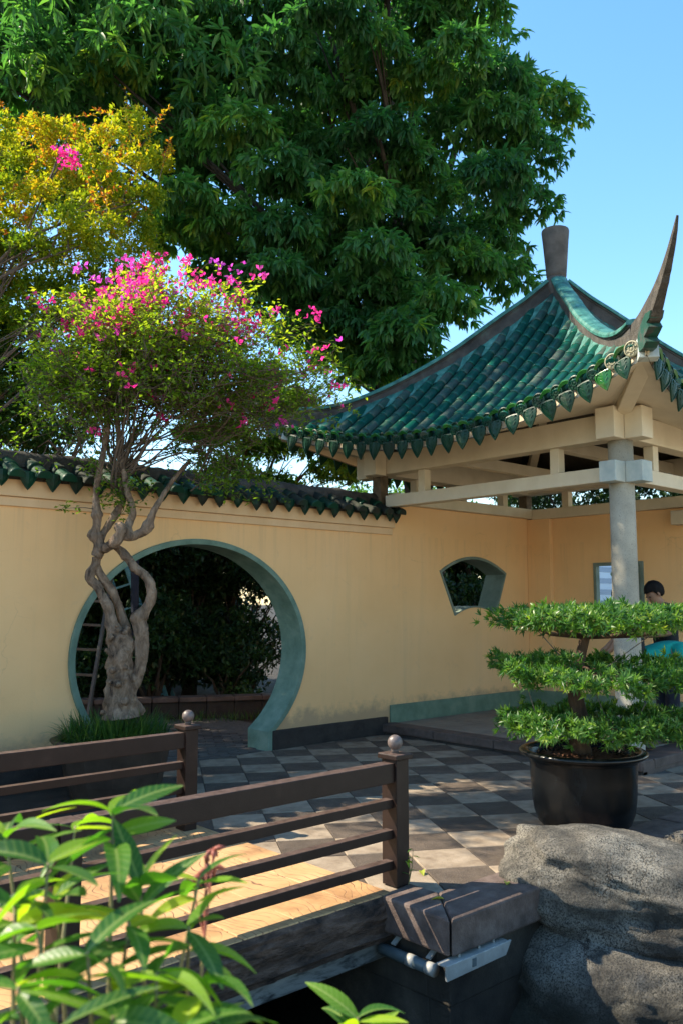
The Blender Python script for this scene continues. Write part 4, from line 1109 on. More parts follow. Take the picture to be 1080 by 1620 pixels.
# hip rafters with weathered end blocks
for (sx, sy) in ((-1, -1), (-1, 1), (1, -1), (1, 1)):
    a = Vector((CX + sx * 1.56, CY + sy * 1.72, 3.50)); b = Vector((CX + sx * 2.46, CY + sy * 2.50, 3.79))
    MB().bar(a, b, .15, .15).obj('hip_rafter', M['cream'], pv, bevel=.008)
    d = (b - a).normalized()
    MB().bar(b - d * .04, b + d * .05, .175, .19).obj('rafter_end', M['bluecream'], pv, bevel=.008)

RT = [barrel_mesh('roof_tile', .066, L, M['roof'], collar=.003) for L in (.195, .205)]
def cap_mesh(m, r=.072):
    """round end tile with a raised rim and a boss of rings; front = +x"""
    mb = MB()
    prof = [(r, -.05), (r, .012), (r * .86, .016), (r * .80, .004), (r * .52, .004), (r * .46, .014), (r * .34, .014), (r * .28, .006), (r * .14, .012), (0, .014)]
    n = 18
    vs, fs = [], []
    for rr, xx in prof:
        for k in range(n):
            a = 2 * math.pi * k / n
            q = 1 + (.06 * math.sin(a * 6) if .3 * r < rr < .6 * r else 0)
            vs.append((xx, rr * q * math.cos(a), rr * q * math.sin(a)))
    for i in range(len(prof) - 1):
        for k in range(n):
            k2 = (k + 1) % n
            fs.append((i * n + k, i * n + k2, (i + 1) * n + k2, (i + 1) * n + k))
    mb.add(vs, fs)
    for k in range(8):
        a = 2 * math.pi * k / 8
        mb.bar((.004, r * .55 * math.cos(a), r * .55 * math.sin(a)), (.004, r * .75 * math.cos(a), r * .75 * math.sin(a)), .010, .014, up=(1, 0, 0))
    return mb.mesh('end_tile', m)
CAP = cap_mesh(M['eave']); CAPP = cap_mesh(M['paleend'])
RD = drip_mesh('drip_tile', .165, .20, M['eave']); RDP = drip_mesh('drip_tile', .165, .19, M['lip'])
def lip_mesh():
    """curved, upturned front edge of the pan tile above each drip tile"""
    mb = MB()
    vs, fs = [], []
    n = 8
    for k in range(n + 1):
        t = 2 * k / n - 1
        z = .050 * (1 - t * t) + .002
        for (x, dz) in ((-.055, .0), (.022, .008), (.030, .0), (.024, -.032), (-.055, -.022)):
            vs.append((x, t * .092, z + dz))
    for k in range(n):
        for q in range(5):
            a, b = k * 5 + q, k * 5 + (q + 1) % 5
            fs.append((a, b, b + 5, a + 5))
    fs += [tuple(range(5)), tuple(range(n * 5, n * 5 + 5))[::-1]]
    mb.add(vs, fs)
    return mb.mesh('lip_tile', M['lip'], smooth=False)
LIP = lip_mesh()
SP = .218
nrt = 0
joined = MB()
def put(me, name, mtx, parent, solo, mbj):
    if solo:
        o = link(name, me, parent)
        o.matrix_basis = mtx
        return o
    vs = [tuple(mtx @ v.co) for v in me.vertices]
    mbj.add(vs, [tuple(p.vertices) for p in me.polygons])
def basis(pos, x, z):
    x = x.normalized(); y = z.cross(x).normalized(); zz = x.cross(y)
    return Matrix.Translation(pos) @ Matrix((x, y, zz)).transposed().to_4x4()
jt, je, jl = MB(), MB(), MB()
for k in range(4):
    solo = k in (0, 1)
    for i in range(-11, 12):
        v = i * SP
        s = SE(v)
        # walk up the slope from the eave
        while s > abs(v) + .10:
            p1 = face_pt(k, s, v)
            s2 = s
            while s2 > 0 and (face_pt(k, s2, v) - p1).length < .185:
                s2 -= .01
            p0 = face_pt(k, s2, v)
            d = p1 - p0
            t = face_pt(k, s, v + .02) - face_pt(k, s, v - .02)
            nrm = d.cross(t)
            if nrm.z < 0: nrm = -nrm
            jig = Vector((random.uniform(-.003, .003), random.uniform(-.003, .003), random.uniform(-.002, .002)))
            mtx = basis(p0 + jig + nrm.normalized() * .012, d + Vector((random.uniform(-.004, .004), random.uniform(-.004, .004), 0)), nrm)
            one = solo and nrt < 300 and (k == 0 or s > 1.2)
            put(random.choice(RT), 'roof_tile', mtx, roof, one, jt)
            nrt += one
            s = s2
        # eave furniture
        se = SE(v)
        p = face_pt(k, se, v, .014)
        outd = [Vector((-1, 0, 0)), Vector((0, -1, 0)), Vector((1, 0, 0)), Vector((0, 1, 0))][k]
        slope_t = face_pt(k, se, v + .05) - face_pt(k, se, v - .05)
        upv = Vector((0, 0, 1)) - slope_t.normalized() * slope_t.normalized().z
        pale = k == 0 and v < -2.0
        o1 = outd + Vector((random.uniform(-.09, .09), random.uniform(-.09, .09), random.uniform(-.12, .02)))
        put(CAPP if pale and random.random() < .75 else CAP, 'end_tile', basis(p + outd * .03 + Vector((0, 0, .018)), o1, upv), roof, solo, je)
        v2 = v + SP / 2
        if i < 11:
            p = face_pt(k, SE(v2), v2, -.012)
            slope_t = face_pt(k, SE(v2), v2 + .05) - face_pt(k, SE(v2), v2 - .05)
            upv = Vector((0, 0, 1)) - slope_t.normalized() * (slope_t.normalized().z * .8)
            o1 = outd + Vector((random.uniform(-.12, .12), random.uniform(-.12, .12), random.uniform(-.16, .14)))
            put(RDP if pale and random.random() < .6 else RD, 'drip_tile', basis(p + outd * .035 + Vector((0, 0, -.005)), o1, upv), roof, solo, je)
            put(LIP, 'lip_tile', basis(p + outd * .015 + Vector((0, 0, .062 + random.uniform(-.006, .01))), outd + Vector((0, 0, -.25)), upv), roof, solo, jl)
jt.obj('far_roof_tiles', M['roof'], roof)['kind'] = 'stuff'
je.obj('far_eave_tiles', M['eave'], roof)['kind'] = 'stuff'
jl.obj('far_lip_tiles', M['lip'], roof)['kind'] = 'stuff'

# ---- hip ridges and horns
HIP = [(.10, 5.76), (.30, 5.53), (.50, 5.335), (.75, 5.08), (1.0, 4.83), (1.3, 4.58), (1.6, 4.365), (1.85, 4.225), (2.05, 4.15), (2.22, 4.115), (2.36, 4.11)]
def sweep(mb, path, lat, sect):
    """path of (pos, up) swept with cross section [(lateral, up)] per point"""
    vs, fs = [], []
    n = len(sect[0])
    for (p, up), sec in zip(path, sect):
        for (l, u) in sec:
            vs.append(p + lat * l + up * u)
    for i in range(len(path) - 1):
        for k in range(n):
            k2 = (k + 1) % n
            fs.append((i * n + k, i * n + k2, (i + 1) * n + k2, (i + 1) * n + k))
    fs += [tuple(range(n))[::-1], tuple(range((len(path) - 1) * n, len(path) * n))]
    mb.add(vs, fs)
def catmull(P, m):
    out = []
    for i in range(len(P) - 1):
        p0, p1, p2, p3 = P[max(i - 1, 0)], P[i], P[i + 1], P[min(i + 2, len(P) - 1)]
        for k in range(m):
            t = k / m
            out.append(tuple(.5 * ((2 * b) + (-a + c) * t + (2 * a - 5 * b + 4 * c - d) * t * t + (-a + 3 * b - 3 * c + d) * t ** 3) for a, b, c, d in zip(p0, p1, p2, p3)))
    out.append(P[-1])
    return out
for (sx, sy) in ((-1, -1), (-1, 1), (1, -1), (1, 1)):
    prof = catmull(HIP, 3)
    lat = Vector((-sy * sx, 1, 0)) if False else Vector((sy, -sx, 0)).normalized()
    def to3(s, z): return Vector((CX + sx * s, CY + sy * s, z))
    def frames(pr):
        pts = [to3(*q[:2]) for q in pr]
        fr = []
        for i, p in enumerate(pts):
            d = (pts[min(i + 1, len(pts) - 1)] - pts[max(i - 1, 0)]).normalized()
            up = lat.cross(d)
            if up.z < 0: up = -up
            fr.append((p, up))
        return fr
    fr = frames(prof)
    mb = MB()
    sec = []
    for i in range(len(fr)):
        w = .062 + .008 * noise.noise(Vector((i * .4, sx, sy)))
        sec.append([(-w, -.30), (w, -.30), (w, -.055), (w + .012, -.055), (w + .012, -.035), (-w - .012, -.035), (-w - .012, -.055), (-w, -.055)])
    sweep(mb, fr, lat, sec)
    rg = mb.obj('hip_ridge', M['ridgeside'], pv)
    mb = MB()
    sec = []
    for i in range(len(fr)):
        w = .098 + .006 * noise.noise(Vector((i * .7, sx * 3, sy)))
        sec.append([(-w, -.034), (w, -.034), (w, -.010), (w * .8, .012), (w * .3, .022), (-w * .3, .022), (-w * .8, .012), (-w, -.010)])
    sweep(mb, fr, lat, sec)
    mb.obj('ridge_capping', M['verdigris'], rg, smooth=False)
    # mortar fillet where the tiles run into the ridge
    mb = MB()
    for side in (-1, 1):
        def fn(u, w, side=side):
            s = .12 + u * 2.16
            q = abs(side) * (.055 + w * (.13 + .05 * noise.noise(Vector((u * 22, w * 3, side + sx)))))
            v = s - q * 1.0
            a, b = (-sx * 0, 0), 0
            # a point on the roof face beside the hip, q away from it
            if side == 1:
                x, y = CX + sx * s, CY + sy * (s - q * 1.4)
                z = ZS(s, s - q * 1.4)
            else:
                x, y = CX + sx * (s - q * 1.4), CY + sy * s
                z = ZS(s, s - q * 1.4)
            return (x, y, z + .075 * (1 - w) + .015 + .02 * noise.noise(Vector((s * 9, w * 4, side))))
        mb.grid(fn, 40, 4)
    mb.obj('ridge_fillet', M['verdigris'], rg, smooth=True)
    # horn
    HP_ = [(2.02, 4.09, .20, .060), (2.22, 4.04, .26, .060), (2.38, 4.02, .31, .060), (2.52, 4.045, .30, .055), (2.64, 4.10, .235, .048), (2.76, 4.165, .17, .040), (2.88, 4.25, .118, .032), (2.99, 4.355, .082, .024), (3.08, 4.465, .052, .017), (3.15, 4.57, .018, .008)]
    hp = catmull(HP_, 4)
    fr = frames(hp)
    sec = []
    for i, q in enumerate(hp):
        h, w = q[2], q[3]
        jit = 1 + .16 * noise.noise(Vector((i * .9, sx * 2, sy * 5)))
        top = .04 if q[0] < 2.6 else .04
        sec.append([(-w, -h * .8 * jit), (w, -h * .8 * jit), (w * 1.05, -h * .1), (w * .8, h * .2), (-w * .8, h * .2), (-w * 1.05, -h * .1)])
    mb = MB()
    sweep(mb, fr, lat, sec)
    mb.obj('horn', M['horn'], pv)
    # stepped green bracket under the horn
    c3 = to3(2.50, 0)
    dd = Vector((sx, sy, 0)).normalized()
    mb = MB()
    steps = [(2.46, 3.76, .0), (2.60, 3.76, 0), (2.66, 3.79, 0), (2.62, 3.845, 0), (2.66, 3.86, 0), (2.72, 3.89, 0), (2.68, 3.945, 0), (2.73, 3.96, 0), (2.76, 4.01, 0), (2.66, 4.03, 0), (2.46, 3.92, 0)]
    m_ = len(steps)
    vs = [to3(s, z) + lat * (-.058) for s, z, _ in steps] + [to3(s, z) + lat * .058 for s, z, _ in steps]
    fs = [(i, (i + 1) % m_, m_ + (i + 1) % m_, m_ + i) for i in range(m_)] + [tuple(range(m_)), tuple(range(m_, 2 * m_))]
    mb.add(vs, fs)
    mb.obj('horn_bracket', M['hornstep'], pv)
MB().lathe([(.10, 5.55), (.145, 5.66), (.15, 5.74), (.125, 5.80), (.118, 5.815), (.128, 5.83), (.130, 5.86), (.165, 6.30), (.178, 6.43), (.172, 6.455), (.145, 6.46), (.135, 6.42), (0, 6.41)], (CX, CY, 0), 36).obj('finial', M['finial'], pv, smooth=True).modifiers.new('split', 'EDGE_SPLIT').split_angle = R(50)

# ------------------------------------------------------------------ bridge and railings
br = thing('footbridge', 'low footbridge with a tan wood grained deck and flaking dark side beam', 'bridge', (-7, -3.2, 0))
x = -4.17
ws = 0
while x > -11.5:
    w = random.choice((.30, .34, .27, .38))
    me = MB().box(-w / 2, w / 2, -1.0, 1.02, -.055, 0).mesh('plank', M['deck'])
    o = link('plank', me, br, bevel=.006)
    o.location = (x - w / 2, -3.215, .013 + random.uniform(-.002, .002))
    x -= w + .004
def side_fn(u, v):
    X = -4.20 - u * 7.2
    z = .010 + .004 * noise.noise(Vector((X * 5, 0, 2))) - .23 * v
    q = noise.noise(Vector((X * 2.2, v * 3, 0)))
    q2 = noise.noise(Vector((X * 7, v * 9, 4)))
    st = (.02 if (int(v * 4 + q * .8) % 2) else 0)
    if v == 0:
        return (X, -4.205, .0105)
    return (X, -4.232 - .014 * q - .016 * q2 - st * .6 - (.02 if .05 < v < .9 else 0), z + .012 * q2)
MB().grid(side_fn, 260, 12).obj('side_beam', M['fascia'], br, smooth=False, fix=False)
MB().box(-11.4, -4.20, -4.208, -4.10, -.22, -.046).obj('side_beam_core', M['fascia'], br)
MB().box(-11.4, -4.20, -2.24, -2.10, -.22, -.043).obj('side_beam_core', M['fascia'], br)
MB().box(-11.4, -4.205, -4.20, -4.06, -.325, -.228).obj('under_beam', M['beampaint'], br, bevel=.01)
MB().box(-11.4, -4.21, -4.05, -2.25, -.16, -.06).obj('deck_slab', M['pondwall'], br)

def railing(name, label, y, xs, post_y=None):
    t = thing(name, label, 'railing', (xs[0], y, 0), 'brown railings of the footbridge')
    for x in xs:
        if x != xs[0]:          # plain posts between the ends stop under the top rail
            MB().box(x - .05, x + .05, y - .06, y + .06, .005, .688).obj('post', M['railpaint'], t, bevel=.004)
            continue
        p = MB().box(x - .05, x + .05, y - .06, y + .06, .005, .705).obj('post', M['railpaint'], t, bevel=.004)
        MB().box(x - .068, x + .068, y - .078, y + .078, .707, .738).obj('post_cap', M['railpaint'], p, bevel=.006)
        mb = MB().lathe([(.024, .738), (.020, .752), (.026, .757)], (x, y, 0), 14)
        mb.lathe([(.044 * math.sin(a), .797 - .044 * math.cos(a)) for a in [math.pi * k / 12 for k in range(1, 12)]], (x, y, 0), 20)
        mb.obj('post_ball', M['ball'], p, smooth=True)
    for a, b in zip(xs[:-1], xs[1:]):
        MB().box(b + .048, a - .048, y - .042, y + .042, .580, .690).obj('top_rail', M['railpaint'], t, bevel=.004)
        for z in (.437, .268, .098):
            MB().box(b + .046, a - .046, y - .029, y + .029, z, z + .050).obj('lower_rail', M['railpaint'], t, bevel=.003)
    return t
railing('railing', 'brown railing with ball topped posts along the near side of the bridge', -4.115, [-4.035, -6.03, -8.03, -10.03])
railing('railing', 'brown railing in front of the bougainvillea pot on the far side of the bridge', -2.30, [-4.29, -6.29, -8.29, -10.29])

# ------------------------------------------------------------------ lamp housings under the coping
t = thing('lamp_bar', 'white metal strip lamp housing fixed under the pond coping beside the boulder', 'lamp', (-4.05, -4.75, -.22))
MB().add([(-4.325, -4.745, -.255), (-3.85, -4.745, -.25), (-3.80, -4.745, -.185), (-4.325, -4.745, -.18),
          (-4.325, -4.730, -.255), (-3.85, -4.730, -.25), (-3.80, -4.730, -.185), (-4.325, -4.730, -.18)],
         [(0, 1, 2, 3), (7, 6, 5, 4), (0, 4, 5, 1), (1, 5, 6, 2), (2, 6, 7, 3), (3, 7, 4, 0)]).obj('housing', M['whitemetal'], t, bevel=.003)
MB().box(-4.325, -3.82, -4.730, -4.672, -.190, -.184).obj('flange', M['whitemetal'], t)
MB().box(-4.13, -4.10, -4.748, -4.744, -.235, -.195).obj('rating_plate', M['bluegrey'], t)
for xx in (-4.18, -4.02, -3.90):
    MB().tube([(xx, -4.70, -.195), (xx, -4.70, -.165)], .006, 6).obj('bolt', M['whitemetal'], t)
t = thing('lamp_bar', 'blue grey tube lamp with white clips fixed under the pond coping below the railing post', 'lamp', (-4.27, -4.42, -.24))
MB().tube([(-4.275, -4.235, -.250), (-4.275, -4.62, -.250)], .030, 14).obj('tube', M['bluegrey'], t, smooth=True)
for yy in (-4.46, -4.595):
    mb = MB()
    mb.tube([(-4.275, yy - .026, -.250), (-4.275, yy + .026, -.250)], .0325, 14)
    mb.obj('clip', M['whitemetal'], t, smooth=True)
MB().bar((-4.25, -4.3, -.22), (-4.20, -4.3, -.19), .03, .01).obj('bracket', M['whitemetal'], t)
MB().bar((-4.25, -4.55, -.22), (-4.20, -4.55, -.19), .03, .01).obj('bracket', M['whitemetal'], t)

# ------------------------------------------------------------------ boulders
RGT = Vector((.7405, -.672, 0)); FWD = Vector((.672, .7405, 0))
def boulder(name, label, c, ax, seed, squash=.0, amp=.16, rot=0, tilt=0):
    bm = bmesh.new()
    bmesh.ops.create_icosphere(bm, subdivisions=6, radius=1)
    ca, sa = math.cos(rot), math.sin(rot)
    rs = random.Random(int(seed * 100))
    cuts_ = [(Vector((rs.gauss(0, 1), rs.gauss(0, 1), rs.gauss(.15, .8))).normalized(), rs.uniform(.74, .92)) for _ in range(13)]
    for v in bm.verts:
        p = v.co.copy()
        # broken faces: planes shave the ball, edges stay a little soft
        for n_, h_ in cuts_:
            over = p.dot(n_) - h_ - .03 * noise.noise(p * 5 + Vector((seed, 0, 0)))
            if over > 0:
                p = p - n_ * over * .88
        # squarer than an ellipsoid
        q = max(abs(p.x), abs(p.y), abs(p.z))
        p = p * (1.10 + .28 * (1 / max(q, .58) - 1) * .55)
        s = Vector((seed, seed * 2.3, seed * .7))
        d = noise.noise(p * 1.1 + s) * amp + noise.noise(p * 2.6 + s) * amp * .45 + noise.noise(p * 6 + s) * amp * .16 + noise.noise(p * 15 + s) * amp * .07 + noise.noise(p * 36 + s) * amp * .05 + noise.noise(p * 70 + s) * amp * .03
        rid = 1 - abs(noise.noise(p * 1.7 + s * 2))
        d -= max(0, rid - .93) * amp * 1.0
        p = p * (1 + d)
        x, y, z = p.x * ax[0], p.y * ax[1], p.z * ax[2]
        z += tilt * x
        w = RGT * (x * ca - y * sa) + FWD * (x * sa + y * ca)
        v.co = Vector(c) + w + Vector((0, 0, z))
    me = bpy.data.meshes.new(name)
    bm.to_mesh(me); bm.free()
    me.materials.append(M['rock'])
    me.polygons.foreach_set('use_smooth', [True] * len(me.polygons))
    return tag(link(name, me), label, 'rock')
def cpt(r, f, z):           # metres right of, and in front of, the camera
    return Vector(cam.location) * 1 + RGT * r + FWD * f + Vector((0, 0, z - 1.6))
boulder('boulder', 'big pale boulder resting on the pond edge in front of the bonsai pot', cpt(1.74, 5.30, -.115), (.82, .46, .30), 3.1, amp=.15, rot=-.10, tilt=-.16)
boulder('boulder', 'dark stained lower boulder standing in the pond water under the pale boulder', cpt(1.60, 5.16, -.66), (.82, .50, .42), 7.7, amp=.14, rot=-.05, tilt=-.05)
boulder('boulder', 'small brown rock at the right end of the pale boulder beside the coping', cpt(2.33, 5.72, .03), (.22, .20, .11), 12.4, amp=.3)

# ------------------------------------------------------------------ bonsai and its pot
BX, BY = -2.13, -4.15
t = thing('plant_pot', 'big black glazed pot with a rolled rim on the paving behind the boulder', 'plant pot', (BX, BY, .0))
MB().lathe([(.22, .0), (.29, .012), (.325, .05), (.352, .12), (.366, .22), (.374, .36), (.380, .47), (.388, .495), (.430, .508), (.452, .522), (.455, .538), (.440, .550), (.410, .552), (.392, .545), (.378, .52), (.372, .44)], (BX, BY, .002), 56).obj('pot_body', M['pot'], t, smooth=True)
def soil_fn(u, v):
    a = 2 * math.pi * v; r = .374 * u
    x, y = BX + r * math.cos(a), BY + r * math.sin(a)
    return (x, y, .475 + .05 * (1 - u) + .022 * noise.noise(Vector((x * 14, y * 14, 1))) + .015 * noise.noise(Vector((x * 40, y * 40, 2))))
MB().grid(soil_fn, 14, 48).obj('soil', M['potsoil'], t, smooth=False)
n = 500
P = np.c_[rng.normal(0, .17, (n, 2)), np.zeros(n)]
P = P[np.hypot(P[:, 0], P[:, 1]) < .35]
n = len(P)
leaves('bark_chips', M['potsoil'], t, P + np.array([BX, BY, .53]), np.c_[rng.normal(0, 1, (n, 2)), rng.normal(0, .25, n)], rng.uniform(.02, .045, n), rng.uniform(.012, .022, n), tmpl=LEAF5)

bt = thing('bonsai_tree', 'potted bonsai clipped into three flat tiers of narrow green leaves', 'bonsai', (BX, BY, .5))
tp = [(BX, BY, .46), (BX - .02, BY + .01, .60), (BX + .01, BY, .75), (BX - .045, BY + .02, .90), (BX - .06, BY + .02, 1.02), (BX - .015, BY + .01, 1.14), (BX + .02, BY - .01, 1.26), (BX + .05, BY - .02, 1.36), (BX + .06, BY - .03, 1.46)]
MB().tube(tp, [.085, .062, .056, .052, .048, .046, .043, .040, .025], 12, .35).obj('trunk', M['bonsaibark'], bt, smooth=True)
tiers = [  # z, radius along the picture, radius away, centre offset right, forward, thickness, hollow
    (1.49, .84, .62, .22, .0, .060, 0.0),
    (1.12, .84, .66, .19, .0, .040, .45),
    (.75, .80, .66, .16, .0, .042, .42)]
for ti, (z, ra, rb, ox, oy, th, hol) in enumerate(tiers):
    # limbs
    mb = MB()
    for k in range(9):
        a = 2 * math.pi * (k + .3 * random.random()) / 9
        e = Vector((BX, BY, 0)) + RGT * (ox + ra * .75 * math.cos(a)) + FWD * (oy + rb * .75 * math.sin(a))
        b0 = Vector(tp[2 + (2 - ti) * 3 if ti else 7])
        mid = b0.lerp(Vector((e.x, e.y, z - .04)), .5) + Vector((random.uniform(-.04, .04), random.uniform(-.04, .04), -.03))
        mb.tube([b0, mid, (e.x, e.y, z - .03)], [.022, .015, .006], 6, .3)
    mb.obj('branch', M['bonsaibark'], bt, smooth=True)
    # whorls of narrow leaves, densest on the rim and the upper side
    nw = 1250
    rr = np.sqrt(rng.uniform(hol ** 2, 1, nw)); aa = rng.uniform(0, 2 * math.pi, nw)
    edge = 1 + .10 * np.sin(aa * 3 + ti) + .07 * np.sin(aa * 7 + 2 * ti) + .05 * np.sin(aa * 11)
    lx, ly = rr * edge * ra * np.cos(aa), rr * edge * rb * np.sin(aa)
    hgt = th * np.sqrt(np.maximum(0, 1 - rr ** 2)) * .9 + rng.normal(0, .014, nw)
    low = rng.random(nw) < .35
    hgt = np.where(low, -hgt * .55 - .02, hgt)
    lump = np.array([noise.noise(Vector((x * 6, y * 6, ti * 5))) for x, y in zip(lx, ly)])
    hgt += .07 * lump + .03 * rng.normal(0, 1, nw) * (rng.random(nw) < .2)
    if ti == 1:
        hgt += -.05 * (ly < 0) * (rr > .6) + .05 * np.clip(-lx / ra, 0, 1)
    C0 = np.array([BX, BY, z]) + np.outer(lx + ox, np.array(RGT)) + np.outer(ly + oy, np.array(FWD)) + np.outer(hgt, [0, 0, 1])
    out = np.outer(lx / ra, np.array(RGT)) + np.outer(ly / rb, np.array(FWD))
    axis = unit(out * .8 + np.where(low, -.25, .75)[:, None] * np.array([0, 0, 1]) + rng.normal(0, .25, (nw, 3)))
    per = 11
    Pn = np.repeat(C0, per, 0) + rng.normal(0, .004, (nw * per, 3))
    D_ = unit(np.repeat(axis, per, 0) * .75 + sphere_dirs(nw * per) * .85)
    rn = np.clip(np.repeat(rng.beta(2, 2.2, nw), per) * .75 + rng.random(nw * per) * .25, 0, 1)
    leaves('foliage_tier', M['needle'], bt, Pn, D_, rng.uniform(.038, .070, nw * per), rng.uniform(.008, .013, nw * per), tmpl=BLADE, rnd=rn, up=np.repeat(axis, per, 0) + rng.normal(0, .2, (nw * per, 3)))
# training wires
for (a, b) in (((-.28, -.1, .56), (-.45, -.15, 1.10)), ((.2, -.2, .56), (.52, -.2, 1.1)), ((-.06, 0, 1.12), (-.38, -.1, 1.47)), ((.22, -.15, .56), (.05, .0, 1.10)), ((.1, -.1, 1.1), (.6, -.1, 1.45))):
    p = Vector((BX, BY, 0)) + RGT * a[0] + FWD * a[1] + Vector((0, 0, a[2]))
    q = Vector((BX, BY, 0)) + RGT * b[0] + FWD * b[1] + Vector((0, 0, b[2]))
    MB().tube([p, q], .0035, 5).obj('training_wire', M['wire'], bt)

# ------------------------------------------------------------------ bougainvillea in its pot
OX, OY = -4.04, -.75
t = thing('plant_pot', 'wide dark brown stoneware pot by the wall behind the far railing', 'plant pot', (OX, OY, -.04))
MB().lathe([(.33, .0), (.37, .02), (.41, .14), (.445, .30), (.47, .42), (.485, .445), (.535, .462), (.548, .478), (.545, .50), (.52, .508), (.475, .50), (.462, .44)], (OX, OY, -.044), 12).obj('pot_body', M['brownpot'], t, bevel=.01)
def soil2(u, v):
    a = 2 * math.pi * v; r = .47 * u
    return (OX + r * math.cos(a), OY + r * math.sin(a), .40 + .03 * (1 - u) + .02 * noise.noise(Vector((r * 9 * math.cos(a), r * 9 * math.sin(a), 0))))
MB().grid(soil2, 8, 32).obj('soil', M['soil'], t)
# lily-turf spilling over the pot rim
n = 1500
aa = rng.uniform(0, 2 * math.pi, n); rr = np.sqrt(rng.uniform(.02, 1, n)) * .44
P = np.c_[OX + rr * np.cos(aa), OY + rr * np.sin(aa), np.full(n, .41)]
vs, ls, st, rn = [], [], [], []
segs = 5
base = 0
for i in range(n):
    d = Vector((math.cos(aa[i]) + random.gauss(0, .6), math.sin(aa[i]) + random.gauss(0, .6), 0)).normalized()
    L = random.uniform(.16, .34); w = random.uniform(.004, .007); lean = random.uniform(.25, 1.0)
    side = Vector((-d.y, d.x, 0))
    p = Vector(P[i]); r_ = random.random()
    for k in range(segs + 1):
        u = k / segs
        q = p + d * (L * lean * (u ** 1.4)) + Vector((0, 0, L * (u * (1.25 - .3 * lean) - u * u * lean * .95)))
        ww = w * (1 - u ** 2) + .0006
        vs += [q + side * ww, q - side * ww]; rn += [r_, r_]
    for k in range(segs):
        st.append(len(ls)); ls += [base + 2 * k, base + 2 * k + 1, base + 2 * k + 3, base + 2 * k + 2]
    base += 2 * (segs + 1)
tag(link('grass', np_mesh('grass', np.array([tuple(v) for v in vs]), np.array(ls), np.array(st), M['grass'], np.array(rn)), None), 'grassy lily turf growing in the brown pot under the bougainvillea', 'grass', kind='stuff')

bo = thing('bougainvillea_tree', 'bougainvillea tree with a gnarled trunk and magenta flowers in the brown pot', 'tree', (OX, OY, .42))
def limb(name, key, wob, n, parent, k=1.0):
    P = BOUG[key]
    pr = catmull([tuple(p) for p in P], 5)
    return MB().tube([p[:3] for p in pr], [max(.004, p[3] * k) for p in pr], n, wob, True).obj(name, M['bark'], parent, smooth=True)
tr = limb('trunk', 'trunk', .42, 26, bo, .84)
limb('trunk_fork', 'right', .34, 16, tr, .86)
limb('trunk_fork', 'back', .4, 12, tr)
for k in ('knob', 'up', 'mid', 'elbow', 'inner', 'limb'):
    limb('branch', k, .34, 14, bo)
# knots on the trunk
for k in range(18):
    mb = MB()
    p = BOUG['trunk'][random.randint(1, 6)]
    a = random.uniform(math.pi * .8, math.pi * 2.1)
    d = RGT * math.cos(a) + FWD * math.sin(a)
    c = Vector(p[:3]) + d * p[3] * .93 + Vector((0, 0, random.uniform(-.08, .08)))
    r_ = random.uniform(.012, .036)
    def kf(u, v, c=c, r_=r_):
        th, ph = math.pi * u, 2 * math.pi * v
        q = Vector((math.sin(th) * math.cos(ph), math.sin(th) * math.sin(ph), math.cos(th)))
        return c + q * r_ * (1 + .4 * noise.noise(q * 2.2 + c * 30))
    mb.grid(kf, 7, 9)
    mb.obj('knot', M['bark'], tr, smooth=True)
# crown: twigs from the two hubs, fanning into a flat-topped umbrella
hubs = [Vector(BOUG['up'][-1][:3]), Vector(BOUG['inner'][-1][:3]), Vector(BOUG['limb'][-1][:3]), Vector(BOUG['elbow'][-1][:3])]
CC = Vector((-3.70, -1.03, 3.47))
tw = MB()
LP, LD = [], []
tips = []
def twig(a, b, r0, sag, n=7, leafy=True):
    pts = []
    off = Vector((random.gauss(0, .05), random.gauss(0, .05), random.gauss(0, .04)))
    for k in range(n + 1):
        u = k / n
        p = a.lerp(b, u) + Vector((0, 0, sag * math.sin(math.pi * u))) + off * math.sin(math.pi * u) * 1.5
        p += Vector((noise.noise(p * 5), noise.noise(p * 5 + Vector((9, 0, 0))), noise.noise(p * 5 + Vector((0, 9, 0))))) * .10 * math.sin(math.pi * min(1, u * 1.15))
        pts.append(p)
    tw.tube(pts, [max(.0016, r0 * (1 - .85 * k / n)) for k in range(n + 1)], 5, cap=False)
    return pts
for k in range(225):
    # target in the crown: an umbrella 2.7 m across, thick on the right
    while True:
        x, y, z = random.uniform(-1, 1), random.uniform(-1, 1), random.uniform(-1, 1)
        if x * x + y * y + z * z < 1 and x * x + y * y + z * z > .12:
            break
    b = CC + RGT * (x * 1.52 + .08 + .05 * random.random()) + FWD * (y * .85) + Vector((0, 0, .70 * z + .30 * (1 - x * x) - .16 * max(0, x) ** 2))
    if b.z < 2.95 and random.random() < .35:
        continue
    h = hubs[0] if random.random() < .5 else random.choice(hubs[1:3]) if x < .45 else random.choice(hubs[1:])
    a = h + Vector((random.gauss(0, .03), random.gauss(0, .03), random.uniform(-.32, .12)))
    pts = twig(a, b, random.uniform(.006, .012), random.uniform(-.12, .34), 9)
    for j in range(4, 10):
        for q in range(2):
            p = pts[j]
            d = (b - a).normalized() + Vector((random.gauss(0, .7), random.gauss(0, .7), random.gauss(.15, .5)))
            e = p + d.normalized() * random.uniform(.12, .36)
            sp = twig(p, e, .0035, .02, 4)
            tips.append(sp[-1])
            for m_ in range(random.randint(9, 16) if p.z > 3.55 or random.random() < .5 else 4):
                s_ = random.choice(sp[1:])
                LP.append(s_ + Vector((random.gauss(0, .022), random.gauss(0, .022), random.gauss(0, .022))))
                LD.append(Vector((random.gauss(0, 1), random.gauss(0, 1), random.gauss(.1, .6))))
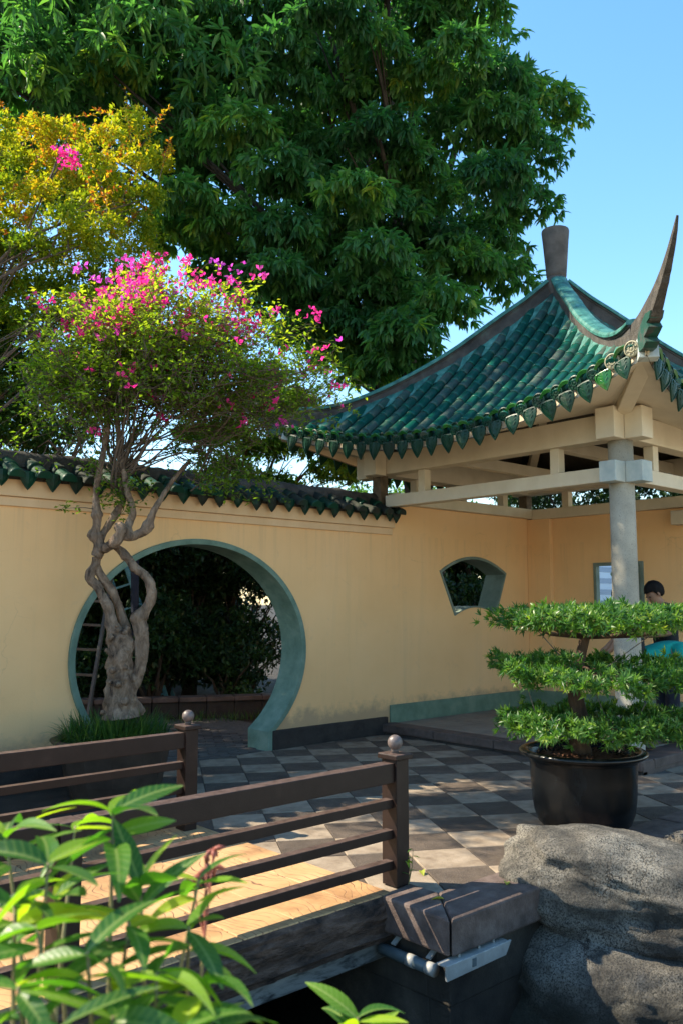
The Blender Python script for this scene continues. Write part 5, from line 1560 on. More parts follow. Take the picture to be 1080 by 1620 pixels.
# loose sprays hanging over the coping and wall
for k in range(22):          # drooping sprays on the left, over the coping
    a = hubs[0] + Vector((random.uniform(-.1, .1), random.uniform(-.1, .1), random.uniform(-.5, .1)))
    b = a - RGT * random.uniform(.25, 1.05) + FWD * random.uniform(-.25, .25) + Vector((0, 0, random.uniform(-.45, .1)))
    pts = twig(a, b, .006, random.uniform(.0, .2), 8)
    for p in pts[3:]:
        for m_ in range(5):
            LP.append(p + Vector((random.gauss(0, .035), random.gauss(0, .035), random.gauss(-.01, .035))))
            LD.append(Vector((random.gauss(0, 1), random.gauss(0, 1), random.gauss(-.2, .6))))
for k in range(46):
    a = hubs[3] + Vector((random.uniform(-.25, .3), random.uniform(-.2, .2), random.uniform(-.1, .25)))
    b = a + RGT * random.uniform(.05, .75) + FWD * random.uniform(-.25, .15) + Vector((0, 0, random.uniform(-.42, .05)))
    pts = twig(a, b, .005, random.uniform(-.05, .10), 8)
    for p in pts[4:]:
        for m_ in range(5):
            LP.append(p + Vector((random.gauss(0, .03), random.gauss(0, .03), random.gauss(-.01, .03))))
            LD.append(Vector((random.gauss(0, 1), random.gauss(0, 1), random.gauss(-.3, .6))))
for k in range(24):          # tufts along the lower limbs
    src = random.choice(['up', 'limb', 'inner'])
    p = Vector(random.choice(BOUG[src][4:])[:3])
    b = p + RGT * random.uniform(-.3, .22) + FWD * random.uniform(-.2, .1) + Vector((0, 0, random.uniform(-.08, .16)))
    pts = twig(p, b, .004, .03, 5)
    for q in pts[2:]:
        for m_ in range(7):
            LP.append(q + Vector((random.gauss(0, .035), random.gauss(0, .035), random.gauss(0, .03))))
            LD.append(Vector((random.gauss(0, 1), random.gauss(0, 1), random.gauss(.0, .6))))
tw.obj('twigs', M['twig'], bo, fix=False)['kind'] = 'stuff'
LP = np.array([tuple(p) for p in LP]); LD = np.array([tuple(p) for p in LD])
nL = len(LP)
rn = np.clip(.55 * rng.random(nL) + .45 * np.clip((LP[:, 2] - 3.0) / 1.3, 0, 1), 0, 1)
leaves('foliage', M['bougleaf'], bo, LP, LD, rng.uniform(.034, .064, nL), rng.uniform(.020, .034, nL), tmpl=LEAF5, rnd=rn)
# blossoms: clusters of papery bracts
def blossom_mesh(nf, spread):
    mb = MB()
    for f in range(nf):
        c = Vector((random.gauss(0, spread), random.gauss(0, spread), random.gauss(0, spread * .8)))
        ax = Vector((random.gauss(0, 1), random.gauss(0, 1), random.gauss(.3, .8))).normalized()
        u = ax.orthogonal().normalized(); w = ax.cross(u)
        L = random.uniform(.032, .046)
        for k in range(3):
            a = 2 * math.pi * k / 3 + random.uniform(-.2, .2)
            d = (u * math.cos(a) + w * math.sin(a)); s_ = ax.cross(d)
            mb.add([c, c + d * L * .5 + ax * L * .55 + s_ * L * .42, c + d * L * .95 + ax * L * .75, c + d * L * .5 + ax * L * .55 - s_ * L * .42, c + d * L * .42 + ax * L * .42],
                   [(0, 1, 4), (1, 2, 4), (2, 3, 4), (3, 0, 4)])
    return mb.mesh('blossom', M['bract'], fix=False)
BV = [blossom_mesh(n_, s_) for n_, s_ in ((1, .004), (2, .018), (4, .028), (7, .042), (12, .06), (5, .035))]
cand = [p for p in tips]
random.shuffle(cand)
nbl = 0
for p in cand:
    l = p - CC
    r_ = l.dot(RGT) / 1.42; f_ = l.dot(FWD) / .85; u_ = (l.z - .02) / .8
    surf_ = max(0, u_)
    w = 0
    if u_ > .42: w = .52
    elif u_ > .2: w = .18
    elif r_ > .25: w = .34
    elif f_ < 0: w = .05
    if r_ < -.35 and u_ > .35 : w = .7
    if r_ < -.8: w *= .3
    if random.random() < w and nbl < 285:
        big = u_ > .55 and random.random() < .6
        o = link('blossom', BV[random.choice((3, 4, 5, 2))] if big else BV[random.choice((0, 0, 1, 1, 2, 5))], bo)
        o.location = p + Vector((0, 0, .045)) + (p - CC).normalized() * .03; o.rotation_euler = (random.uniform(-.6, .6), random.uniform(-.6, .6), random.uniform(0, 6.28))
        nbl += 1
# ------------------------------------------------------------------ trees behind the wall
def crown(name, m, parent, lobes, per_lobe, leaf, width, per, droop, shell=.6, flat=.75, tmpl=LEAF8, colour=None, updir=.35):
    """leaf whorls spread through and over many overlapping lobes"""
    Ps, Ds, Rn = [], [], []
    for (x, y, z, r) in lobes:
        n = max(4, int(per_lobe * (r / .55) ** 2))
        d = sphere_dirs(n)
        d[:, 2] = np.where(d[:, 2] < -.25, -d[:, 2] * .6, d[:, 2])
        rad = r * (shell + (1 - shell) * rng.random(n) ** .5) * rng.uniform(.85, 1.15, n)
        c = np.array([x, y, z]) + d * rad[:, None] * np.array([1, 1, flat])
        tone = rng.normal(.45, .16) 
        axis = unit(d * .9 + np.array([0, 0, updir]) + rng.normal(0, .3, (n, 3)))
        P = np.repeat(c, per, 0)
        ring = sphere_dirs(n * per)
        D = unit(np.repeat(axis, per, 0) * .55 + ring + np.array([0, 0, -droop]))
        Ps.append(P + rng.normal(0, .015, P.shape)); Ds.append(D)
        t = np.repeat(np.clip(tone + rng.normal(0, .13, n), 0, .92), per) + rng.normal(0, .07, n * per)
        if colour is not None:
            t = colour(P, t)
        Rn.append(np.clip(t, 0, 1))
    P, D, rn = np.concatenate(Ps), np.concatenate(Ds), np.concatenate(Rn)
    n = len(P)
    return leaves(name, m, parent, P, D, rng.uniform(leaf * .7, leaf * 1.2, n), rng.uniform(width * .8, width * 1.2, n), tmpl=tmpl, rnd=rn)

def limbs(parent, base, lobes, r0, m, count, name='branch', split=None, wob=.2):
    """trunk to lobes: each limb leaves the trunk at its own height and forks on the way"""
    base = Vector(base)
    pick = random.sample(list(lobes), min(count, len(lobes)))
    for (x, y, z, r) in pick:
        tgt = Vector((x, y, z))
        h = split if split is not None else base.z + (tgt.z - base.z) * random.uniform(.2, .45)
        a = Vector((base.x, base.y, h))
        mid = a.lerp(tgt, .45) + Vector((random.gauss(0, .15), random.gauss(0, .15), random.uniform(.1, .5)))
        pr = catmull([tuple(a), tuple(mid), tuple(tgt)], 5)
        ra = r0 * random.uniform(.25, .45)
        MB().tube(pr, [ra * (1 - .8 * k / (len(pr) - 1)) for k in range(len(pr))], 7, wob).obj(name, m, parent, smooth=True)
        mb = MB()
        for q in range(4):
            s_ = Vector(pr[random.randint(4, 9)])
            e = tgt + Vector((random.gauss(0, .6), random.gauss(0, .6), random.gauss(0, .4))) * r * 1.6
            e = tgt + (e - tgt) * .45
            mb.tube([s_, s_.lerp(e, .5) + Vector((0, 0, .1)), e], [ra * .4, ra * .25, ra * .08], 5, cap=False)
        mb.obj('fork', m, parent, smooth=True, fix=False)

tb = Vector((4.0, 2.75, -.05))
mt = thing('broadleaf_tree', 'huge dark green tree with long drooping leaves rising behind the garden wall', 'tree', tb)
MB().tube([tb, tb + Vector((.05, -.05, 1.2)), tb + Vector((-.05, .05, 2.6)), tb + Vector((-.35, .1, 4.2)), tb + Vector((-1.2, .2, 6.2))], [.36, .30, .27, .23, .14], 16, .25).obj('trunk', M['darkbark'], mt, smooth=True)
limbs(mt, tb + Vector((-.4, .1, 4.3)), MANGO_BACK + MANGO_TOP + MANGO_FRONT[::3], .26, M['darkbark'], 24, split=5.0)
crown('crown', M['mango'], mt, MANGO_FRONT, 112, .185, .062, 8, 1.1, .45)
SHADE = [(random.uniform(-4.2, -.8), random.uniform(1.6, 4.2), random.uniform(8.6, 10.6), random.uniform(.6, .9)) for _ in range(16)]  # unseen lobes above the view, added to shade the roof
crown('shade_crown', M['mango'], mt, SHADE, 16, .24, .062, 9, .6, .35)
crown('inner_crown', M['mango'], mt, MANGO_BACK, 40, .20, .064, 9, .6, .35)
crown('upper_crown', M['mango'], mt, MANGO_TOP, 11, .24, .062, 9, .6, .35)

tb = Vector((-4.6, 8.2, -.05))
t = thing('broadleaf_tree', 'dark trunked tree at the top left edge behind the golden tree', 'tree', tb)
MB().tube([tb, tb + Vector((.1, 0, 2.5)), tb + Vector((0, .1, 5.2)), tb + Vector((.25, 0, 8.2)), tb + Vector((.3, .1, 11))], [.34, .28, .24, .18, .08], 12, .2).obj('trunk', M['darkbark'], t, smooth=True)
lb = [(tb.x + random.gauss(0, 1.9), tb.y + random.gauss(.4, 1.2), random.uniform(6.6, 11.6), random.uniform(.6, 1.0)) for _ in range(24)]
limbs(t, tb + Vector((0, 0, 4)), lb, .26, M['darkbark'], 14)
crown('crown', M['mango'], t, lb, 24, .22, .056, 9, .6, .4)

def gold(P, t):
    hgt = (P[:, 2] - 5.2) / 2.4
    nz = np.array([noise.noise(Vector((a * 1.5, b * 1.5, c * 1.5))) for a, b, c in P[::5]])
    nz = np.repeat(nz, 5)[:len(P)]
    return .07 + .42 * rng.random(len(P)) + .30 * np.clip(hgt, -.6, 1) + .38 * nz
tb = Vector((-5.0, 1.95, -.05))
t = thing('golden_tree', 'yellow and orange leaved tree above the wall at the left edge', 'tree', tb)
MB().tube([tb, tb + Vector((0, 0, 1.6)), tb + Vector((.15, .05, 3.2)), tb + Vector((.3, 0, 4.6))], [.12, .10, .08, .04], 12, .25).obj('trunk', M['darkbark'], t, smooth=True)
limbs(t, tb + Vector((0, 0, 2.2)), GOLD_LOBES, .075, M['twig'], 20)
OUTER = [(random.uniform(-6.9, -5.6), random.uniform(.9, 2.0), random.uniform(5.2, 6.3), random.uniform(.4, .6)) for _ in range(13)]  # unseen lobes left of the view, added to dapple the paving
limbs(t, tb + Vector((0, 0, 2.4)), OUTER, .075, M['twig'], 6)
crown('shade_crown', M['gold'], t, OUTER, 100, .066, .030, 5, .0, .25, .9, LEAF5)
crown('crown', M['gold'], t, GOLD_LOBES, 480, .066, .030, 5, .0, .25, .9, LEAF5, gold, .8)
# upright orange shoots at the top
mb = MB()
SPp, SDd = [], []
for k in range(130):
    L_ = random.choice([l for l in GOLD_LOBES if l[2] > 5.2])
    a = Vector(L_[:3]) + Vector((random.gauss(0, .15), random.gauss(0, .15), .1))
    b = a + Vector((random.gauss(.05, .28), random.gauss(0, .28), random.uniform(.25, .66)))
    mb.tube([a, a.lerp(b, .5), b], [.005, .003, .001], 4, cap=False)
    for q in range(40):
        u = random.uniform(.3, 1)
        SPp.append(tuple(a.lerp(b, u))); SDd.append((random.gauss(0, 1), random.gauss(0, 1), random.gauss(.5, .5)))
mb.obj('shoots', M['twig'], t, fix=False)['kind'] = 'stuff'
SPp, SDd = np.array(SPp), np.array(SDd)
leaves('shoot_foliage', M['gold'], t, SPp, SDd, rng.uniform(.04, .07, len(SPp)), rng.uniform(.02, .03, len(SPp)), tmpl=LEAF5, rnd=rng.uniform(.55, 1, len(SPp)))
# a few pink flowers in it
for k in range(20):
    c_ = random.choice([(-4.02, .85, 6.32), (-4.06, .83, 6.18), (-3.95, .90, 6.36), (-3.62, .42, 4.95), (-3.5, .30, 4.85), (-3.25, .2, 5.0)])
    o = link('blossom', BV[random.choice((2, 3, 4))], t)
    o.location = Vector(c_) + Vector((random.gauss(0, .07), random.gauss(0, .07) - .25, random.gauss(0, .06)))
    o.rotation_euler = (random.uniform(0, 6), random.uniform(0, 6), 0)

tb = Vector((-4.6, 1.6, -.05))
t = thing('shrub', 'tall green shrub looking over the coping at the far left', 'shrub', tb)
limbs(t, tb, SHRUB_LOBES, .12, M['twig'], 8, 'stem', .4)
crown('foliage', M['shrubleaf'], t, SHRUB_LOBES, 330, .07, .03, 6, .1, .3, .9, LEAF5)
tb = Vector((1.5, 5.5, -.05))
t = thing('small_tree', 'light green small tree seen between the coping and the pavilion roof', 'tree', tb)
MB().tube([tb, tb + Vector((0, 0, 1.5)), tb + Vector((.1, 0, 3))], [.12, .10, .05], 10, .2).obj('trunk', M['darkbark'], t, smooth=True)
limbs(t, tb + Vector((0, 0, 1)), SMALL_LOBES, .1, M['twig'], 16)
SMALL_LOBES += [(.9, 2.2, 4.0, .5), (.5, 2.7, 4.6, .5), (1.2, 1.9, 3.7, .42), (.2, 2.4, 4.3, .45), (1.5, 2.4, 4.2, .5), (1.9, 2.0, 3.7, .4)]
crown('crown', M['limeleaf'], t, SMALL_LOBES, 420, .10, .045, 6, .3, .3, .9, LEAF5)
tb = Vector((8.3, 6.3, -.05))
t = thing('small_tree', 'yellow green tree glimpsed between the beams of the pavilion', 'tree', tb)
MB().tube([tb, tb + Vector((0, 0, 2.6))], [.14, .08], 10, .2).obj('trunk', M['darkbark'], t, smooth=True)
lb = [(tb.x + random.uniform(-2.6, 2.2), tb.y + random.uniform(-1.6, 1.6), random.uniform(2.6, 4.4), random.uniform(.5, .7)) for _ in range(20)]
limbs(t, tb + Vector((0, 0, .8)), lb, .12, M['darkbark'], 9)
crown('crown', M['limeleaf'], t, lb, 60, .12, .05, 6, .2, .3, .9, LEAF5)

# garden behind the moon gate
def shrub(label, c, r, m='hedgeleaf', n=130, leaf=.10, nl=7, spread=.8, up=.6, cat='shrub', nm='shrub'):
    b = Vector((c[0], c[1], -.04))
    t = thing(nm, label, cat, b)
    lb = [(c[0] + random.gauss(0, r * spread * .5), c[1] + random.gauss(0, r * spread * .5), c[2] * random.uniform(.25, 1.0 + up * .3), r * random.uniform(.4, .6)) for _ in range(nl)]
    mb = MB()
    for l in lb:
        mb.tube([b + Vector((random.gauss(0, .08), random.gauss(0, .08), 0)), b.lerp(Vector(l[:3]), .5) + Vector((0, 0, .15)), l[:3]], [.03, .02, .006], 6, .2)
    mb.obj('stems', M['darkbark'], t, smooth=True)
    crown('foliage', M[m], t, lb, n, leaf, leaf * .42, 6, .2, .3, .95, LEAF5)
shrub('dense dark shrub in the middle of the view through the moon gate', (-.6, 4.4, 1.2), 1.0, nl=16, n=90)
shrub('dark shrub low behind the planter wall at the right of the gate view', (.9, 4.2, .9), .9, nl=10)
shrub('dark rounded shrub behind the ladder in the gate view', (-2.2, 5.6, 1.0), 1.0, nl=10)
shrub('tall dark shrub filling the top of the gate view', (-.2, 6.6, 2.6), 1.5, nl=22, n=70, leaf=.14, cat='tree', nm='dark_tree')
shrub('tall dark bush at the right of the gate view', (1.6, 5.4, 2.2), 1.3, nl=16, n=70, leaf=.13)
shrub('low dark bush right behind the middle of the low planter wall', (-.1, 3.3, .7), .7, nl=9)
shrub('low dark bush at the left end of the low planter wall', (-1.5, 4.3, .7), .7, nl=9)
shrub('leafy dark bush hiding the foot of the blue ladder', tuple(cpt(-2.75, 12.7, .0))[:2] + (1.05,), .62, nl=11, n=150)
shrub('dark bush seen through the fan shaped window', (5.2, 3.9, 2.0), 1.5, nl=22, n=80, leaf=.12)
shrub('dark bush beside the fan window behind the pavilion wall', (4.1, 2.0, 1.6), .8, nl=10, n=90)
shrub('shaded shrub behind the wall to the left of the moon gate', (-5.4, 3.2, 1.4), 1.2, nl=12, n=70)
# taller trees closing the garden off behind the gate, the wall and the pavilion
def back_tree(label, c, zlo, zhi, r, m, n, leaf, nl, wid=1.0, nm='garden_tree', lr=(.6, .9)):
    b = Vector((c[0], c[1], -.05))
    t = thing(nm, label, 'tree', b)
    lb = []
    for _ in range(nl):
        a, q = random.uniform(0, 6.28), math.sqrt(random.random())
        lb.append((c[0] + r * q * math.cos(a) * wid, c[1] + r * q * math.sin(a), random.uniform(zlo, zhi), random.uniform(*lr)))
    MB().tube([b, b + Vector((.05, 0, zlo * .5 + .4)), b + Vector((0, .05, (zlo + zhi) / 2))], [.14, .11, .05], 10, .2).obj('trunk', M['darkbark'], t, smooth=True)
    limbs(t, b + Vector((0, 0, max(.3, zlo * .6))), lb, .10, M['darkbark'], 7)
    crown('crown', M[m], t, lb, n, leaf, leaf * .42, 6, .3, .35, .9, LEAF5)
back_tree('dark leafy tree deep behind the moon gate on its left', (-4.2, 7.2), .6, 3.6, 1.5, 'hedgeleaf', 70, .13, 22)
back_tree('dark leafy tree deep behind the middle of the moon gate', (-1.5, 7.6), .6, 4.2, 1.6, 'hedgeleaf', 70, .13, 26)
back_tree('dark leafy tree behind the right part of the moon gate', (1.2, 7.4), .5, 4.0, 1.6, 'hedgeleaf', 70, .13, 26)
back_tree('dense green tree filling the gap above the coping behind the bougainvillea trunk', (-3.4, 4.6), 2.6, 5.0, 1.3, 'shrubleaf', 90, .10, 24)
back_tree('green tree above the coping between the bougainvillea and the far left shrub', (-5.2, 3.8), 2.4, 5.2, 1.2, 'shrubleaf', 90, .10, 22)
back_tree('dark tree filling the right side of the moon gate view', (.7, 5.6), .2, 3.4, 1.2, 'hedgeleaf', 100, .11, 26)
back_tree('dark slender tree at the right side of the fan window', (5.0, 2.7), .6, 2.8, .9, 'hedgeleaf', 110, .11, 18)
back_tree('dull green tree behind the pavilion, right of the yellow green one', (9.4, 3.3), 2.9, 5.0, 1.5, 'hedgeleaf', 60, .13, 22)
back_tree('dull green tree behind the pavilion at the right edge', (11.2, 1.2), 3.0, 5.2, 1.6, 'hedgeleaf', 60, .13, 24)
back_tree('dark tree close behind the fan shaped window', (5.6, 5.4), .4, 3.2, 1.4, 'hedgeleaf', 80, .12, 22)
# low planter wall curving behind the gate
pl = thing('planter_wall', 'low dark curved planter wall facing the moon gate', 'wall', (-.6, 3.4, 0))
cen = Vector((1.6, 6.4)); 
pts = [(-2.35, 3.75), (-1.75, 3.35), (-1.1, 3.02), (-.4, 2.66), (.3, 2.25), (1.0, 1.75), (1.6, 1.2)]
pc = catmull(pts, 2)
for a, b in zip(pc[:-1], pc[1:]):
    d = (Vector(b) - Vector(a)).normalized() * .004
    MB().bar((a[0] + d.x, a[1] + d.y, .09), (b[0] - d.x, b[1] - d.y, .09), .22, .26).obj('stone', M['plinth'], pl, bevel=.01)
    MB().bar((a[0] + d.x, a[1] + d.y, .255), (b[0] - d.x, b[1] - d.y, .255), .30, .065).obj('cap_stone', M['kerb'], pl, bevel=.01)
n = 900
k_ = rng.integers(0, len(pc), n)
P = np.array([(pc[k][0], pc[k][1], 0) for k in k_]) + np.c_[rng.normal(-.22, .10, n), rng.normal(-.25, .12, n), np.full(n, -.03)]
tag(link('grass', leaf_mesh('grass', P, np.c_[rng.normal(0, .4, (n, 2)), np.ones(n)], rng.uniform(.08, .2, n), rng.uniform(.006, .01, n), M['grass'], tmpl=BLADE)), 'weedy grass along the foot of the low planter wall', 'grass', kind='stuff')
# cream far wall with green coping behind the garden
fwl = thing('far_wall', 'cream wall with a dark green coping deep in the garden beyond the gate', 'wall', (-2.5, 8.6, 0))
MB().box(-9, 2.8, 8.5, 8.75, -.05, 2.45).obj('wall_face', M['plaster'], fwl)
mb = MB()
for k in range(50):
    mb.tube([(-8.9 + k * .235, 8.66, 2.62), (-8.9 + k * .235, 8.38, 2.47)], .08, 7)
mb.obj('coping_tiles', M['coping'], fwl)['kind'] = 'stuff'
MB().box(-9, 2.8, 8.45, 8.8, 2.452, 2.56).obj('coping_ridge', M['copingridge'], fwl)

LADA, LADB = tuple(cpt(-2.83, 13.5, -.04)), tuple(cpt(-3.62, 13.6, 2.35))
LADC = tuple(cpt(-2.9, 14.3, -.04))
def ladder(name, label, a, b, w, m, n, splay=None):
    t = thing(name, label, 'ladder', a)
    a, b = Vector(a), Vector(b)
    side = (b - a).cross(Vector((.672, .7405, 0))).normalized() * w / 2
    for s in (-1, 1):
        MB().bar(a + side * s, b + side * s * .8, .035, .06).obj('rail', m, t, bevel=.003)
    for k in range(n):
        u = (k + .6) / n
        p = a.lerp(b, u); q = side * (1 - .2 * u)
        MB().bar(p - q, p + q, .03, .03).obj('rung', m, t)
    if splay:
        for s in (-1, 1):
            MB().bar(Vector(splay) + side * s, b + side * s * .8, .03, .05).obj('back_leg', m, t)
    return t
ladder('ladder', 'blue step ladder standing in the garden beyond the moon gate', LADA, LADB, .36, M['blueladder'], 7, LADC)
ladder('ladder', 'dull grey ladder leaning at the left edge of the moon gate view', (-3.14, 2.10, -.04), (-2.50, 2.66, 2.05), .34, M['greyladder'], 7)
tag(MB().tube([(-1.20, 3.95, -.04), (-1.27, 4.0, 1.2), (-1.30, 4.02, 2.6)], .06, 10).obj('navy_post', M['navycloth'], None, smooth=True), 'dark navy post beside the blue ladder beyond the gate', 'post')

# bare tree and far buildings through the square window
tb = Vector((6.4, -.6, -.05))
t = thing('bare_tree', 'nearly leafless tree seen through the square window of the pavilion', 'tree', tb)
mb = MB()
def grow(p, d, L, r, depth):
    q = p + d * L
    m_ = p.lerp(q, .5) + Vector((random.gauss(0, .04), random.gauss(0, .04), 0)) * L
    mb.tube([p, m_, q], [r, r * .85, r * .68], 6, cap=False)
    if depth:
        for k in range(random.choice((2, 3))):
            nd = (d + Vector((random.gauss(0, .45), random.gauss(0, .45), random.gauss(.12, .3)))).normalized()
            grow(q, nd, L * random.uniform(.6, .85), r * .62, depth - 1)
grow(tb, Vector((0, 0, 1)), .95, .07, 6)
mb.obj('branches', M['darkbark'], t, smooth=True, fix=False)
P = np.array([(tb.x + random.gauss(0, .6), tb.y + random.gauss(0, .6), random.uniform(1.8, 3.4)) for _ in range(130)])
leaves('sparse_leaves', M['limeleaf'], t, P, sphere_dirs(130), rng.uniform(.06, .1, 130), rng.uniform(.03, .05, 130), tmpl=LEAF5)
for k, (r_, f_, w, h, lab) in enumerate(((90, 210, 26, 22, 'pale blue distant tower block seen low in the square window'), (66, 240, 20, 15, 'lower pale blue distant block left of the tower'), (118, 230, 24, 17, 'distant pale blue block right of the tower'))):
    c = Vector((cam.location.x, cam.location.y, 0)) + RGT * r_ + FWD * f_
    t = thing('distant_building', lab, 'building', c)
    MB().box(c.x - w / 2, c.x + w / 2, c.y - w / 2, c.y + w / 2, -.05, h).obj('facade', M['bluehaze'], t)
    for fl in range(int(h // 3)):
        MB().box(c.x - w / 2 - .06, c.x - w / 2 + .05, c.y - w * .45, c.y + w * .45, fl * 3 + 1, fl * 3 + 2.4).obj('window', M['darkglass'], t)
        MB().box(c.x - w * .45, c.x + w * .45, c.y - w / 2 - .06, c.y - w / 2 + .05, fl * 3 + 1, fl * 3 + 2.4).obj('window', M['darkglass'], t)

# ------------------------------------------------------------------ people in the pavilion
def skin_mesh(name, J, E, m, parent, root=0, sub=2):
    me = bpy.data.meshes.new(name)
    me.from_pydata([j[:3] for j in J], E, [])
    o = bpy.data.objects.new(name, me)
    COL.objects.link(o)
    me.materials.append(m)
    md = o.modifiers.new('skin', 'SKIN')
    md.use_smooth_shade = True
    for k, sv in enumerate(me.skin_vertices[0].data):
        r_ = J[k][3]
        sv.radius = r_ if isinstance(r_, tuple) else (r_, r_)
        sv.use_root = (k == root)
    s = o.modifiers.new('smooth', 'SUBSURF')
    s.levels = sub; s.render_levels = sub
    if parent is not None:
        o.parent = parent
    return o
def person(label, loc, yaw, arms, lean=0.0, head=0.0, shirt='blackcloth', trousers='navycloth', size=1.0):
    """figure facing local +x; arms: two lists of (shoulder offset) elbow, wrist points; lean and head are forward tilts"""
    root = thing('person', label, 'person', loc)
    root['anchored'] = 0
    root.rotation_euler = (0, 0, yaw)
    root.scale = (size, size, size)
    hip = Vector((0, 0, .88))
    def fwd(p, a, piv=hip):
        d = p - piv
        c, s = math.cos(a), math.sin(a)
        return Vector((piv.x + d.x * c + d.z * s, p.y, piv.z - d.x * s + d.z * c))
    T = lambda x, y, z: fwd(Vector((x, y, z)), lean)
    neck = T(0, 0, 1.40)
    def Hd(x, z):
        p = T(x, 0, z)
        return fwd(p, head, neck)
    J, E = [], []
    def ad(p, r, par=None):
        J.append((p[0], p[1], p[2], r)); i = len(J) - 1
        if par is not None: E.append((par, i))
        return i
    pel = ad(hip, (.14, .11)); wai = ad(T(0, 0, 1.04), (.125, .095), pel); che = ad(T(0, 0, 1.24), (.155, .11), wai)
    ub = ad(T(-.01, 0, 1.36), (.11, .075), che); nk = ad(T(.0, 0, 1.43), .052, ub)
    jaw = ad(Hd(.03, 1.485), (.058, .060), nk); mid = ad(Hd(.015, 1.56), (.074, .088), jaw); top = ad(Hd(.005, 1.635), (.066, .078), mid)
    limbs_ = {}
    for s, arm in zip((1, -1), arms):
        sh = ad(T(0, .175 * s, 1.345), .055, ub)
        el = ad(arm[0], .040, sh); wr = ad(arm[1], .027, el)
        d = (Vector(arm[1]) - Vector(arm[0])).normalized()
        pm = ad(Vector(arm[1]) + d * .055, (.038, .020), wr)
        sd = d.cross(Vector((0, 0, 1)))
        sd = sd.normalized() if sd.length > .1 else Vector((0, 1, 0))
        for k in range(4):
            o_ = sd * (-.026 + .0175 * k)
            b0 = ad(Vector(arm[1]) + d * .10 + o_, .0095, pm)
            b1 = ad(Vector(arm[1]) + d * (.135 + (.008 if k in (1, 2) else 0)) + o_ * 1.1 + Vector((0, 0, -.008)), .0085, b0)
            ad(Vector(arm[1]) + d * (.160 + (.012 if k in (1, 2) else -.006)) + o_ * 1.1 + Vector((0, 0, -.02)), .0075, b1)
        t0 = ad(Vector(arm[1]) + d * .045 + sd * .04, .011, wr)
        ad(Vector(arm[1]) + d * .085 + sd * .055, .009, t0)
        limbs_[s] = (sh, el, wr)
    for s in (1, -1):
        hp_ = ad((0, .085 * s, .83), (.085, .085), pel)
        kn = ad((.02, .095 * s, .46), .058, hp_)
        an = ad((-.01, .10 * s, .08), .038, kn)
        ft = ad((.07, .105 * s, .035), (.038, .030), an)
        ad((.16, .11 * s, .025), (.036, .022), ft)
    skin_mesh('body', J, E, M['skin'], root)
    # shirt over torso and upper arms
    SJ, SE_ = [], []
    def sa(p, r, par=None):
        SJ.append((p[0], p[1], p[2], r)); i = len(SJ) - 1
        if par is not None: SE_.append((par, i))
        return i
    a0 = sa(T(0, 0, .86), (.172, .135)); a1_ = sa(T(0, 0, 1.04), (.155, .122), a0); a2 = sa(T(0, 0, 1.24), (.182, .136), a1_); a3 = sa(T(-.01, 0, 1.375), (.125, .088), a2)
    sa(T(0, 0, 1.42), (.062, .062), a3)
    for s, arm in zip((1, -1), arms):
        sh = sa(T(0, .178 * s, 1.345), .072, a3)
        e = Vector(arm[0]); shp = T(0, .178 * s, 1.345)
        sa(shp.lerp(e, .8), .062, sh)
    skin_mesh('shirt', SJ, SE_, M[shirt], root)
    TJ, TE = [(0, 0, .93, (.158, .122)), (0, 0, .84, (.168, .13))], [(0, 1)]
    for s in (1, -1):
        TJ += [(0, .088 * s, .76, .102), (.02, .096 * s, .46, .078), (-.01, .10 * s, .10, .062)]
        k = len(TJ)
        TE += [(1, k - 3), (k - 3, k - 2), (k - 2, k - 1)]
    skin_mesh('trousers', TJ, TE, M[trousers], root)
    for s in (1, -1):
        skin_mesh('shoe', [(-.05, .10 * s, .035, (.042, .034)), (.06, .105 * s, .035, (.046, .036)), (.18, .11 * s, .028, (.042, .024))], [(0, 1), (1, 2)], M['shoe'], root)
    # hair cap, ears, nose, eyes
    hm = MB()
    C0 = Hd(.0, 1.585)
    fx = (Hd(.1, 1.585) - C0).normalized(); fz = (Hd(0, 1.685) - C0).normalized()
    def hf(u, v):
        th = math.pi * .80 * u; ph = 2 * math.pi * v
        d = Vector((math.sin(th) * math.cos(ph), math.sin(th) * math.sin(ph), math.cos(th)))
        lim = 1.0 if d.x < .25 else .9
        r_ = 1 + .05 * noise.noise(d * 6)
        q = C0 + fx * (d.x * .108 * r_ - .012) + Vector((0, 1, 0)) * (d.y * .091 * r_) + fz * (max(d.z, (-.75 if d.x < -.15 else -.40) if d.x < .35 else .22) * .112 * r_ + .006)
        return q
    hm.grid(hf, 14, 24)
    hm.obj('hair', M['hair'], root, smooth=True)
    C1 = Hd(.10, 1.535)
    MB().tube([Hd(.088, 1.565), Hd(.108, 1.535), Hd(.09, 1.525)], [.008, .014, .008], 8).obj('nose', M['skin'], root, smooth=True)
    for s in (1, -1):
        e = Hd(.084, 1.568) + Vector((0, .032 * s, 0))
        MB().tube([e - fx * .004, e + fx * .006], [.009, .006], 8).obj('eye', M['eye'], root)
        e = Hd(.005, 1.555) + Vector((0, .082 * s, 0))
        MB().tube([e - fz * .026, e + Vector((0, .008 * s, 0)), e + fz * .026], [.008, .013, .010], 8).obj('ear', M['skin'], root, smooth=True)
    return root
YL = math.atan2(.55, -.85)
person('person in a black top looking down, right of the stone column', (1.29, -3.07, .121), YL, [((.10, .25, 1.13), (.30, .16, 1.10)), ((.12, -.25, 1.12), (.32, -.10, 1.08))], lean=.06, head=.5, size=1.035)
person('person in dark clothes mostly hidden behind the stone column, one bare arm reaching down', (.59, -3.06, .121), math.atan2(.672, -.7405), [((.16, .18, 1.16), (.28, .12, 1.0)), ((.10, -.22, 1.12), (.26, -.16, .98))], lean=.05, head=.4, trousers='blackcloth')
